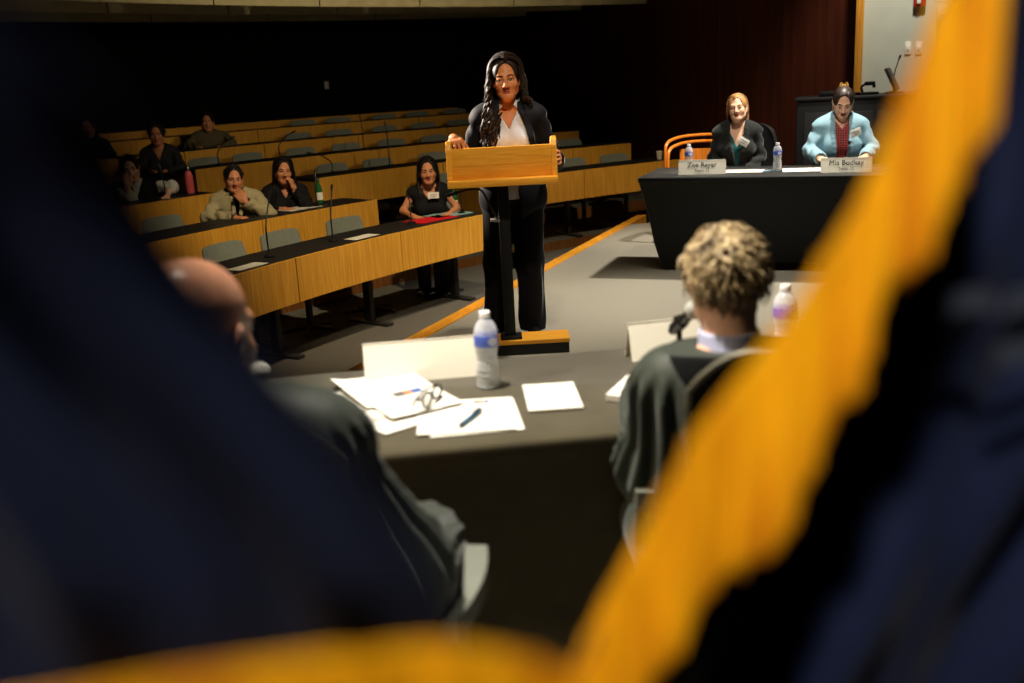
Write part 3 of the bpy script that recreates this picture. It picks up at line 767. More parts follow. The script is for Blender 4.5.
# ------------------------------------------------------------------ cloth-covered tables
mat('table_cloth', (72, 66, 50), .85, .12, noise=.10, nscale=14, bump=.05, bscale=500, sheen=.8, sheen_r=.36)
mat('table_cloth_black', (14, 15, 14), .6, .25, noise=.1, nscale=20, bump=.04, bscale=500, sheen=1., sheen_r=.30)
def draped_table(label, c, rz, L, D, m, z=.75, inset=.13):
    root = thing('draped_table', label, 'table', (c[0], c[1], 0), rz)
    hx, hy = L/2, D/2
    per = []
    n1, n2, rc = 30, 12, .025
    def corner(cx, cy, a0):
        return [(cx+rc*math.cos(a0+i*PI/8), cy+rc*math.sin(a0+i*PI/8), 1.) for i in range(5)]
    per += corner(hx-rc, hy-rc, 0)
    for i in range(1, n1): t = i/n1; per.append((hx-rc-(2*hx-2*rc)*t, hy, 1-math.sin(PI*t)))
    per += corner(-hx+rc, hy-rc, PI/2)
    for i in range(1, n2): t = i/n2; per.append((-hx, hy-rc-(2*hy-2*rc)*t, 1-math.sin(PI*t)))
    per += corner(-hx+rc, -hy+rc, PI)
    for i in range(1, n1): t = i/n1; per.append((-hx+rc+(2*hx-2*rc)*t, -hy, 1-math.sin(PI*t)))
    per += corner(hx-rc, -hy+rc, 1.5*PI)
    for i in range(1, n2): t = i/n2; per.append((hx, -hy+rc+(2*hy-2*rc)*t, 1-math.sin(PI*t)))
    n = len(per)
    lev = [(z, -.012, 0), (z-.004, -.003, 0), (z-.012, 0, 0), (z-.034, 0, 0), (z-.042, -.006, 0), (z-.12, -.025, .15), (z*.6, -.065, .5), (z*.3, -.10, .8), (.02, -inset, 1.)]
    vs = []
    for zz, ins, k in lev:
        for x, y, cw in per:
            ext = ins*(1.0+.25*k*(1-cw))
            sx = 1+ext/hx; sy = 1+ext/hy
            zc = zz+(0.05*k*k*(1-cw) if zz < .1 else 0)
            vs.append((x*sx, y*sy, zc))
    fs = [(i*n+j, i*n+(j+1) % n, (i+1)*n+(j+1) % n, (i+1)*n+j) for i in range(len(lev)-1) for j in range(n)]
    fs.append(tuple(range(n)))
    mb = MB(); mb.add(vs, fs); mb.build('fitted_cover', m, root, True, 50)
    for sx in (-1, 1):
        for sy in (-1, 1):
            mb = MB(); mb.tube([(sx*(hx-inset-.04), sy*(hy-inset-.02), .01), (sx*(hx-.10), sy*(hy-.08), z-.05)], .016, 8); mb.build('leg', MATS['steel_dark'], root)
    return root
a1 = math.atan2(.087, .508)*.72
# judges' table: near edge passes (0,2.176), rear edge (0.26,2.90)
JT = dict(c=(.16, 2.545), rz=.105, L=2.75, D=.715)
draped_table('long table under dark grey cloth, papers and bottle on it, nearest the camera', JT['c'], JT['rz'], JT['L'], JT['D'], MATS['table_cloth'], inset=.07)
def jt(x, y, z=.7515): return (x, y, z)
rzp = -.365
fx = V(math.cos(rzp), math.sin(rzp)); fy = V(-math.sin(rzp), math.cos(rzp))
pc = V(1.029, 7.719)+fx*1.20+fy*.38
draped_table('long black draped table with two name cards, two women seated behind it', pc, rzp, 2.40, .76, MATS['table_cloth_black'], inset=.15)

# ------------------------------------------------------------------ name cards
mat('card_white', (238, 232, 214), .7, .2, noise=.02, nscale=10)
def text_mesh(txt, size, m, name, parent, loc, R, bold=.0):
    cu = bpy.data.curves.new(name, 'FONT'); cu.body = txt; cu.size = size; cu.align_x = 'CENTER'; cu.align_y = 'CENTER'; cu.extrude = .0006; cu.offset = bold
    o = bpy.data.objects.new(name, cu); link(o); dg = bpy.context.evaluated_depsgraph_get(); me = bpy.data.meshes.new_from_object(o.evaluated_get(dg))
    bpy.data.objects.remove(o); bpy.data.curves.remove(cu)
    me.materials.clear(); me.materials.append(m)
    n = bpy.data.objects.new(name, me); link(n, parent); M = Matrix.Identity(4)
    for i in range(3):
        for j in range(3): M[i][j] = R[i, j]
    M.translation = Vector(loc); n.matrix_local = M; return n
def name_card(label, c, rz, w, h, spread=.05, text=None, group=None):
    root = thing('name_card', label, 'name card', (c[0], c[1], .7512), rz, group)
    t = .0022; L = math.hypot(h, spread)
    mb = MB()
    for q in (-1, 1):
        vs = [(-w/2, q*spread, 0), (w/2, q*spread, 0), (w/2, 0, h), (-w/2, 0, h)]
        vs += [(x, y+q*-t, z-t*.3) for x, y, z in vs]
        mb.add(vs, [(0, 1, 2, 3), (7, 6, 5, 4), (0, 4, 5, 1), (1, 5, 6, 2), (2, 6, 7, 3), (3, 7, 4, 0)])
    mb.build('folded_card', MATS['card_white'], root, False)
    if text:
        tl = math.atan2(spread, h); R = rotx(PI/2-tl)
        for s, zz, sz, m, bd in text:
            f = zz/h; text_mesh(s, sz, MATS[m], 'lettering', root, (0.0, -spread*(1-f)-.0016, zz), R, bd)
    return root
name_card('name card lettered Zoe Rayer at the left end of the black table', (1.538, 7.75), -.312, .360, .108, .035, [('Zoe Rayer', .066, 'ink_black', .0012), ('Team 12', .034, 'print_grey', 0)] and [('Zoe Rayer', .070, .052, 'ink_black', 0), ('Team 12', .030, .032, 'print_grey', 0)])
name_card('name card lettered Mia Bodkay before the woman in the light blue jacket', (2.52, 7.36), -.325, .358, .104, .035, [('Mia Bodkay', .068, .052, 'ink_black', 0), ('Team 12', .028, .030, 'print_grey', 0)])
name_card('blank side of a white tent card behind the clear bottle', (-.262, 2.722), .110, .318, .112, .034)
name_card('blank white tent card beyond the judge with curly hair', (.500, 2.825), .19, .33, .108, .034)

# ------------------------------------------------------------------ water bottles
clear_mat('clear_plastic', (.95, .96, .97), .46, .18); clear_mat('water', (.96, .97, .98), .30, .25)
mat('label_blue', (74, 100, 196), .45, .4, noise=.05); mat('label_pale', (206, 210, 222), .5, .3); mat('cap_white', (238, 236, 230), .45, .4); mat('label_violet', (128, 92, 190), .45, .4)
def water_bottle(label, x, y, rz=0., lab='label_blue', z=.7512):
    root = thing('water_bottle', label, 'bottle', (x, y, z), rz)
    P = [(.022, .004), (.029, .001), (.0325, .008)]
    for i in range(6):
        z0 = .014+i*.0165; P += [(.0325-.0012, z0), (.0325, z0+.004), (.0325-.0004, z0+.010), (.0312, z0+.0145)]
    P = [(r*(1-.13*math.exp(-((zz-.085)/.022)**2)), zz) for r, zz in P]
    P += [(.0325, .114), (.0325, .118), (.0322, .148), (.0326, .152), (.0315, .162), (.0265, .176), (.0185, .187), (.0135, .191), (.0130, .1935), (.0155, .1945), (.0130, .1955), (.0128, .199)]
    mb = MB(); mb.lathe(P, 28); b = mb.build('body', MATS['clear_plastic'], root, True, 25)
    W = [(r-.0016, zz+.001) for r, zz in P if zz < .163]; W[0] = (.018, .006)
    mb = MB(); mb.lathe(W, 24); mb.build('water', MATS['water'], b, True, 25)
    mb = MB(); mb.lathe([(.0328, .119), (.0330, .120), (.0330, .147), (.0328, .148)], 28); l = mb.build('label_band', MATS[lab], root)
    mb = MB()
    mb.grid(lambda u, v: (.0334*math.sin(.55+(u-.5)*.95*math.sqrt(max(.02, 1-(2*v-1)**2))), -.0334*math.cos(.55+(u-.5)*.95*math.sqrt(max(.02, 1-(2*v-1)**2))), .1225+.022*v), 10, 10, .0004); mb.build('label_emblem', MATS['label_pale'], l)
    mb = MB(); n = 36
    mb.lathe([(.0148, .1965), (.0152, .1975), (.0150, .2095), (.0138, .2115)], n); o = mb.build('cap', MATS['cap_white'], root)
    return root
water_bottle('clear water bottle with blue label standing on the grey table', -.070, 2.60, .1)
water_bottle('water bottle half hidden behind the Zoe Rayer name card', 1.487, 8.03, -.3)
water_bottle('water bottle between the two women at the black table', 2.105, 7.70, -.3)
water_bottle('water bottle with violet label beyond the curly-haired judge', .775, 2.73, .2, 'label_violet')

# ------------------------------------------------------------------ papers and small things on the near table
Z0 = .7515
LX = [(-.405, 2.640, .30, 'printed sheet with a small picture, topmost of the fanned pages on the left'), (-.36, 2.53, .62, 'white sheet lying under the fanned printed pages on the left'), (-.415, 2.565, .48, 'white sheet reaching the near edge beside the dark robe sleeve')]
sheet('paper_sheet', LX[1][3], 'paper', (-.325, 2.43, Z0+.001), (.216, .279), .72, MATS['paper'], curl=.004, lines=18)
sheet('paper_sheet', LX[2][3], 'paper', (-.362, 2.525, Z0+.004), (.216, .279), .62, MATS['paper'], curl=.012, lines=18)
sheet('paper_sheet', LX[0][3], 'paper', (-.352, 2.60, Z0+.0085), (.216, .279), .50, MATS['paper'], curl=.016, lines=16, pic=(.02, .03, .075, .035))
sheet('paper_sheet', 'sheet with a blue and orange picture under the eyeglasses', 'paper', (-.285, 2.50, Z0+.0125), (.20, .26), .52, MATS['paper'], curl=.002, lines=16, pic=(-.02, .02, .08, .035))
sheet('paper_sheet', 'sheet fanned out under the pen, its right edge toward the white napkin', 'paper', (-.105, 2.355, Z0+.001), (.225, .25), .10, MATS['paper'], lines=14)
sheet('paper_sheet', 'sheet on top under the blue pen, with a small picture in its corner', 'paper', (-.125, 2.358, Z0+.0045), (.235, .245), .03, MATS['paper'], lines=14, pic=(.02, .085, .04, .018))
sheet('napkin', 'folded white napkin right of the pen and papers', 'napkin', (.096, 2.472, Z0+.001), (.138, .215), .05, MATS['paper'], th=.005, curl=.001)
sheet('note_pad', 'white pad half hidden behind the curly-haired judge sleeve', 'pad', (.325, 2.47, Z0+.001), (.125, .17), -.45, MATS['paper'], th=.016, curl=.004)
def pen():
    a = V(-.139, 2.252, Z0+.013); b = V(-.088, 2.372, Z0+.013); d = (b-a)/np.linalg.norm(b-a)
    root = thing('pen', 'blue ballpoint pen lying on the white sheets', 'pen', tuple(a), 0)
    q = lambda t: d*t
    L = np.linalg.norm(b-a)
    mb = MB(); mb.tube([q(0), q(.006), q(.016)], [.0009, .0025, .0048], 10); mb.build('tip', MATS['steel_dark'], root)
    mb = MB(); mb.tube([q(.016), q(L*.62)], .0052, 10); mb.build('barrel', MATS['pen_blue'], root)
    mb = MB(); mb.tube([q(L*.62), q(L*.96), q(L)], [.0056, .0056, .004], 10); cp = mb.build('cap', MATS['pen_teal'], root)
    mb = MB(); mb.tube([q(L*.64)+V(0, 0, .007), q(L*.95)+V(0, 0, .007)], .0016, 6); mb.build('clip', MATS['chrome'], cp)
mat('pen_blue', (40, 96, 128), .35, .5); mat('pen_teal', (30, 70, 92), .35, .5); mat('frame_tortoise', (44, 33, 24), .3, .5, noise=.4, nscale=200)
clear_mat('lens', (.96, .97, .96), .06)
pen()
def eyeglasses():
    root = thing('eyeglasses', 'brown-framed eyeglasses standing folded on the papers', 'eyeglasses', (-.212, 2.43, Z0+.0165), 1.25)
    def rim(cx):
        return [(cx+.025*math.cos(a)*(1+.08*math.cos(a)), -.002*math.cos(a), .020+.0185*math.sin(a)) for a in np.linspace(0, 2*PI, 25)]
    for cx in (-.034, .034):
        mb = MB(); mb.tube(rim(cx), .0030, 6, cap=False); rm = mb.build('rim', MATS['frame_tortoise'], root)
        mb = MB(); mb.lathe([(.0, -.0006), (.0235, -.0006), (.0235, .0006), (0., .0006)], 20, (cx, 0, .020), rotx(PI/2)); mb.build('lens', MATS['lens'], rm)
    mb = MB(); mb.tube([(-.010, 0, .026), (0, -.002, .030), (.010, 0, .026)], .0021, 6); mb.build('bridge', MATS['frame_tortoise'], root)
    for q in (-1, 1):
        mb = MB(); mb.tube(curve_pts([(q*.060, 0, .028), (q*.066, .012, .030), (q*.030, .022+.006*q, .026), (-q*.028, .026+.006*q, .020), (-q*.052, .026+.006*q, .006)], 14), .0022, 6); mb.build('temple', MATS['frame_tortoise'], root)
eyeglasses()
sheet('paper_sheet', 'white sheets before the woman in the dark jacket at the black table', 'paper', (1.86, 7.76, Z0), (.30, .22), rzp, MATS['paper'], th=.004)
sheet('paper_sheet', 'white sheets under the hand of the woman in the light blue jacket', 'paper', (2.30, 7.62, Z0), (.34, .26), rzp+.1, MATS['paper'], th=.004)
sheet('note_card', 'blue-grey card lying left of the bottle between the two women', 'card', (2.03, 7.71, Z0), (.13, .10), rzp, MATS['card_bluegrey'], th=.003) if 'card_bluegrey' in MATS else None

# ------------------------------------------------------------------ table microphones with foam heads
mat('foam_grey', (176, 176, 168), .9, .1, noise=.15, nscale=260, bump=.4, bscale=500)
def foam_mic(label, base, head, r=.023):
    root = thing('table_microphone', label, 'microphone', base, 0); b = V(*base); h = V(*head)-b
    mb = MB(); mb.lathe([(.055, 0), (.055, .008), (.045, .016), (.012, .020)], 20); mb.build('base', MATS['plastic_black'], root)
    j = V(0, 0, max(.08, h[2]-.055))
    mb = MB(); mb.tube([(0, 0, .018), j], .0075, 8); mb.build('stand', MATS['plastic_black'], root)
    d = h-j; d /= np.linalg.norm(d)
    mb = MB(); mb.tube([j-V(0, 0, .012), j+V(0, 0, .02)], [.014, .014], 10); mb.tube([j-d*.03, j+d*.025], [.017, .018], 10); mb.build('clip', MATS['plastic_black'], root)
    mb = MB(); mb.tube([j-d*.05, j+d*.02, h-d*.012], [.011, .013, .016], 10); cp = mb.build('body', MATS['plastic_black'], root)
    S = [(r*math.sin(t)*1.0, -r*math.cos(t)*1.12) for t in np.linspace(.05, PI-.05, 12)]
    zz = d; xx = np.cross(V(0, 1, 0), zz); xx /= np.linalg.norm(xx); R = np.stack([xx, np.cross(zz, xx), zz], 1)
    mb = MB(); mb.lathe(S, 18, h, R); mb.build('foam_head', MATS['foam_grey'], root)
foam_mic('foam-headed microphone on a black clip before the curly-haired judge', (.425, 2.44, Z0), (.448, 2.36, .995), .0235)
foam_mic('grey foam microphone head just beyond the bald head', (-.70, 2.27, Z0), (-.507, 1.93, 1.022), .021)

# ------------------------------------------------------------------ chairs on the raised floor
mat('mesh_black', (20, 20, 21), .8, .2, noise=.1, nscale=200); mat('frame_grey', (92, 88, 74), .5, .4, metal=.2); mat('plastic_pale', (112, 114, 104), .5, .35, noise=.04)
def judge_chair(label, x, y, rz, group=None, top=1.045):
    root = thing('armchair', label, 'chair', (x, y, 0), rz)
    W, H0, H1 = .50, .50, top
    def bk(u, v):
        w = W*(1-.0*v); xx = (u-.5)*w; k = abs(u-.5)*2; z = H0+(H1-H0)*v
        z -= .075*max(0, (k-.55)/.45)**2*v**3
        return (xx, .235+.10*v-.045*(1-k*k)*-1*.8+.0, z)
    mb = MB(); mb.grid(bk, 18, 14, .016); mb.build('backrest', MATS['mesh_black'], root)
    edge = [bk(0, v) for v in np.linspace(0, 1, 12)]+[bk(u, 1) for u in np.linspace(.04, .96, 18)]+[bk(1, v) for v in np.linspace(1, 0, 12)]
    mb = MB(); mb.tube(edge, .009, 8); mb.build('back_frame', MATS['frame_grey'], root)
    mb = MB(); mb.grid(lambda u, v: ((u-.5)*.50*(1-.08*v), .24-.48*v, .455-.02*v**4+.012*(abs(u-.5)*2)**2), 12, 12, .04); mb.build('seat', MATS['mesh_black'], root)
    for q in (-1, 1):
        mb = MB(); mb.grid(lambda u, v, q=q: (q*(.315+.02*math.sin(PI*u))+q*(v-.5)*.055, .13-.28*u, .705+.004*math.sin(PI*u)-.05*max(0, u-.8)), 14, 3, .042); ar = mb.build('armrest', MATS['plastic_pale'], root)
        mb = MB(); mb.grid(lambda u, v, q=q: (q*(.310+.0*u), .05-.15*v+(.1*u if True else 0)-.02, .44+.24*u), 6, 4, .022); mb.build('arm_support', MATS['plastic_pale'], ar)
        for yy in (-1, 1):
            mb = MB(); mb.tube([(q*.22, .03+yy*.16, .44), (q*.25, .03+yy*.24, .012)], .014, 8); mb.build('leg', MATS['frame_grey'], root)
    return root
judge_chair('black-backed chair with pale grey frame carrying the curly-haired judge', .595, 2.00, PI-.10, top=1.085)
judge_chair('black-backed chair with pale armrest carrying the bald judge', -.430, 1.62, PI-.15, top=1.16)
def wooden_chair(label, x, y, rz):
    root = thing('bentwood_chair', label, 'chair', (x, y, 0), rz)
    for q in (-1, 1):
        mb = MB(); mb.tube([(q*.22, -.2, .43), (q*.235, -.23, .01)], .018, 8); mb.build('leg', MATS['bent_wood'], root)
        mb = MB(); mb.tube([(q*.20, .2, .43), (q*.22, .25, .01)], .018, 8); mb.build('leg', MATS['bent_wood'], root)
    for (r, zt, nm, ww) in ((.285, .925, 'top_rail', .285), (.262, .868, 'inner_rail', .262)):
        pts = curve_pts([(-ww, -.20, .44), (-ww, -.20, zt-.12), (-ww*.97, -.16, zt-.03), (-ww*.86, -.02, zt), (-ww*.62, .19, zt+.01), (0, .25, zt+.015), (ww*.62, .19, zt+.01), (ww*.86, -.02, zt), (ww*.97, -.16, zt-.03), (ww, -.20, zt-.12), (ww, -.20, .44)], 48)
        mb = MB(); mb.tube(pts, .0145, 8); mb.build(nm, MATS['bent_wood'], root)
    mb = MB(); mb.grid(lambda u, v: ((u-.5)*.44, .08*math.cos((u-.5)*2.2)+.11, .52+.30*v), 12, 6, .014); mb.build('back_panel', MATS['bent_wood'], root)
    mb = MB(); mb.box((0, 0, .445), (.47, .46, .04), None, .015); mb.build('seat', MATS['mesh_black'], root)
    return root
wooden_chair('empty bentwood armchair left of the woman in the dark jacket', 1.80, 9.12, rzp)
def task_chair(label, x, y, rz):
    root = thing('task_chair', label, 'chair', (x, y, 0), rz)
    def bk(u, v):
        k = abs(u-.5)*2; z = .52+.53*v; w = .47*(1-.22*max(0, v-.55)/.45*v)*(1 if v > .2 else .8+v)
        return ((u-.5)*w, .26-.04*k*k*1.6+.07*v, z-.06*k**3*v**4)
    mb = MB(); mb.grid(bk, 16, 14, .04); mb.build('backrest', MATS['mesh_black'], root)
    mb = MB(); mb.grid(lambda u, v: ((u-.5)*.49*(1-.1*v*v), .22-.46*v, .46-.03*v**4+.01*(abs(u-.5)*2)**2), 12, 12, .06); mb.build('seat', MATS['mesh_black'], root)
    mb = MB(); mb.tube([(0, 0, .08), (0, 0, .44)], .03, 10); mb.build('stem', MATS['plastic_black'], root)
    mb = MB(); mb.tube([(0, .10, .43), (0, .27, .45), (0, .29, .62)], .02, 8); mb.build('back_bracket', MATS['plastic_black'], root)
    for i in range(5):
        a = i*2*PI/5+.3; e = (.28*math.cos(a), .28*math.sin(a))
        mb = MB(); mb.tube([(0, 0, .09), (e[0], e[1], .07)], [.026, .016], 8); lg = mb.build('base_arm', MATS['plastic_black'], root)
        mb = MB(); mb.lathe([(.012, -.012), (.028, -.011), (.028, .011), (.012, .012)], 14, (e[0], e[1], .030), roty(PI/2)); mb.build('caster', MATS['plastic_black'], lg)
    return root
ZP = V(1.985, 8.50); MP = V(2.745, 8.18)
task_chair('dark office chair with rounded back behind the woman in the dark jacket', ZP[0]+.10, ZP[1]+.10, rzp)
task_chair('dark office chair under the woman in the light blue jacket', MP[0]+.05, MP[1]+.10, rzp)

# ------------------------------------------------------------------ equipment desk and wall fittings
n_ = V(.339, .941, 0); t_ = V(.941, -.339, 0)
def equipment_desk():
    root = thing('equipment_cabinet', 'black cabinet desk with screen and camera on it, against the pale wall', 'cabinet', (2.712, 9.299, 0), rzp+.02)
    W, D, H = 1.35, .52, 1.205
    mb = MB(); mb.box((W/2, D/2, H/2), (W, D, H-.01), None, .012); mb.build('body', MATS['plastic_black'], root)
    mb = MB(); mb.box((W/2, D/2-.01, H+.004), (W+.04, D+.02, .03), None, .008); mb.build('top', MATS['laminate_black'], root)
    for i in range(2):
        mb = MB(); mb.box((W*(.27+.46*i), -.006, .58), (W*.44, .016, 1.02), None, .004); dr = mb.build('door', MATS['laminate_black'], root)
        mb = MB(); mb.tube([(W*(.44+.12*i), -.03, .70), (W*(.44+.12*i), -.03, .86)], .007, 8); mb.build('handle', MATS['steel_dark'], dr)
    mb = MB(); mb.box((W/2, D/2, .03), (W*.96, D*.9, .06), None, .004); mb.build('plinth', MATS['plastic_black'], root)
equipment_desk()
def eqp(x, y, z=1.2245): return tuple(V(2.712, 9.299, 0)+t_*x+n_*y+V(0, 0, z))
root = thing('monitor', 'tilted dark screen on the black cabinet before the pale wall', 'monitor', eqp(.84, .24), 1.12)
mb = MB(); mb.box((0, .03, .125), (.30, .03, .22), rotx(-.45), .01); mb.build('housing', MATS['screen_brown'] if 'screen_brown' in MATS else MATS['plastic_black'], root)
mb = MB(); mb.box((0, .0, .008), (.22, .16, .014), None, .005); mb.build('foot', MATS['plastic_black'], root)
mb = MB(); mb.box((0, .01, .06), (.06, .03, .10), rotx(-.3), .006); mb.build('neck', MATS['plastic_black'], root)
root = thing('gooseneck_microphone', 'thin gooseneck microphone rising behind the tilted screen', 'microphone', eqp(.83, .40), 0)
mb = MB(); mb.lathe([(.045, 0), (.045, .012), (.02, .02)], 16); mb.build('base', MATS['plastic_black'], root)
pts = curve_pts([(0, 0, .015), (0, 0, .16), (.02, 0, .24), (.035, 0, .29)], 10); mb = MB(); mb.tube(pts, .005, 6); mb.build('stem', MATS['plastic_black'], root)
mb = MB(); mb.tube([pts[-1], pts[-1]+V(.012, 0, .03), pts[-1]+V(.016, 0, .042)], [.007, .011, .008], 8); mb.build('capsule', MATS['plastic_black'], root)
root = thing('document_camera', 'small black document camera on the cabinet top beside the wooden trim', 'camera', eqp(.60, .2), 0)
mb = MB(); mb.box((0, 0, .012), (.17, .14, .024), None, .006); mb.build('base', MATS['plastic_black'], root)
mb = MB(); mb.tube(curve_pts([(-.03, .03, .02), (-.04, .03, .07), (0, .01, .10)], 10), .011, 8); mb.build('arm', MATS['plastic_black'], root)
mb = MB(); mb.box((.02, -.01, .098), (.085, .055, .036), None, .01); mb.tube([(.055, -.02, .085), (.055, -.02, .06)], .014, 10); mb.build('camera_head', MATS['plastic_black'], root)
root = thing('equipment_box', 'flat dark device on the cabinet top left of the document camera', 'device', eqp(.34, .2), rzp)
mb = MB(); mb.box((0, 0, .022), (.30, .22, .040), None, .006); mb.build('housing', MATS['plastic_black'], root)
mb = MB(); mb.box((.09, -.112, .022), (.05, .006, .012), None, .002); mb.build('button_strip', MATS['steel_dark'], root)
def wall_at(x, z, off=0.): y = 9.9-.36*(x-3.47); return (x-.339*off, y-.941*off, z)
def switch(x, z, label):
    root = thing('light_switch', label, 'switch', wall_at(x, z, .002), -.3456)
    mb = MB(); mb.box((0, -.003, 0), (.055, .008, .115), None, .003); mb.build('plate', MATS['plastic_white'], root)
    mb = MB(); mb.box((0, -.009, 0), (.022, .008, .052), rotx(.08), .002); mb.build('rocker', MATS['cap_white'], root)
switch(3.885, 1.615, 'left of two white light switches on the pale wall')
switch(3.976, 1.610, 'right of two white light switches on the pale wall')
mat('alarm_red', (178, 36, 28), .4, .4)
root = thing('fire_alarm', 'red fire alarm strobe high on the pale wall', 'alarm', wall_at(3.965, 2.045, .0), -.3456)
mb = MB(); mb.box((0, -.022, 0), (.105, .044, .135), None, .006); mb.build('housing', MATS['alarm_red'], root)
mb = MB(); mb.box((-.012, -.052, .01), (.035, .022, .10), None, .006); mb.build('strobe_lens', MATS['cap_white'], root)
mb = MB(); mb.box((.0, -.047, .058), (.09, .004, .012), None, .001); mb.build('lettering_strip', MATS['cap_white'], root)
root = thing('wall_phone', 'wall telephone with a hanging cord on the pale wall behind the gold fringe', 'telephone', wall_at(4.195, 1.70, .0), -.3456)
mb = MB(); mb.box((0, -.03, .0), (.17, .06, .22), None, .012); mb.build('housing', MATS['phone_tan'] if 'phone_tan' in MATS else MATS['plastic_white'], root)
mb = MB(); mb.tube(curve_pts([(-.06, -.085, -.11), (-.06, -.10, 0), (-.06, -.085, .11)], 10), [.022]*3+[.015]*4+[.022]*3, 10); mb.build('handset', MATS['plastic_black'], root)
mb = MB(); mb.box((.035, -.062, .05), (.07, .006, .06), None, .002); mb.build('display', MATS['cap_white'], root)
mb = MB(); mb.tube(curve_pts([(-.06, -.07, -.11), (-.07, -.05, -.28), (-.03, -.04, -.40), (.02, -.04, -.28), (.01, -.03, -.10)], 20), .006, 6); mb.build('cord', MATS['plastic_black'], root)
root = thing('wall_box', 'pale fixture box on the wall above the telephone', 'wall box', wall_at(4.20, 1.90, .0), -.3456)
mb = MB(); mb.box((0, -.03, 0), (.19, .06, .12), None, .008); mb.build('housing', MATS['paper_dull'], root)
mb = MB(); mb.box((0, -.062, -.02), (.13, .004, .03), None, .001); mb.build('grille', MATS['print_grey'], root)
# the one pale switch plate on the dark rear wall
root = thing('light_switch', 'tiny pale switch plate on the dark rear wall above the rows', 'switch', tuple(pol(17.893, 120.95, 1.552)), math.radians(120.95-90))
mb = MB(); mb.box((0, -.004, 0), (.075, .008, .125), None, .003); mb.build('plate', MATS['plastic_white'], root)
mb = MB(); mb.box((0, -.010, 0), (.024, .008, .055), rotx(.08), .002); mb.build('rocker', MATS['cap_white'], root)
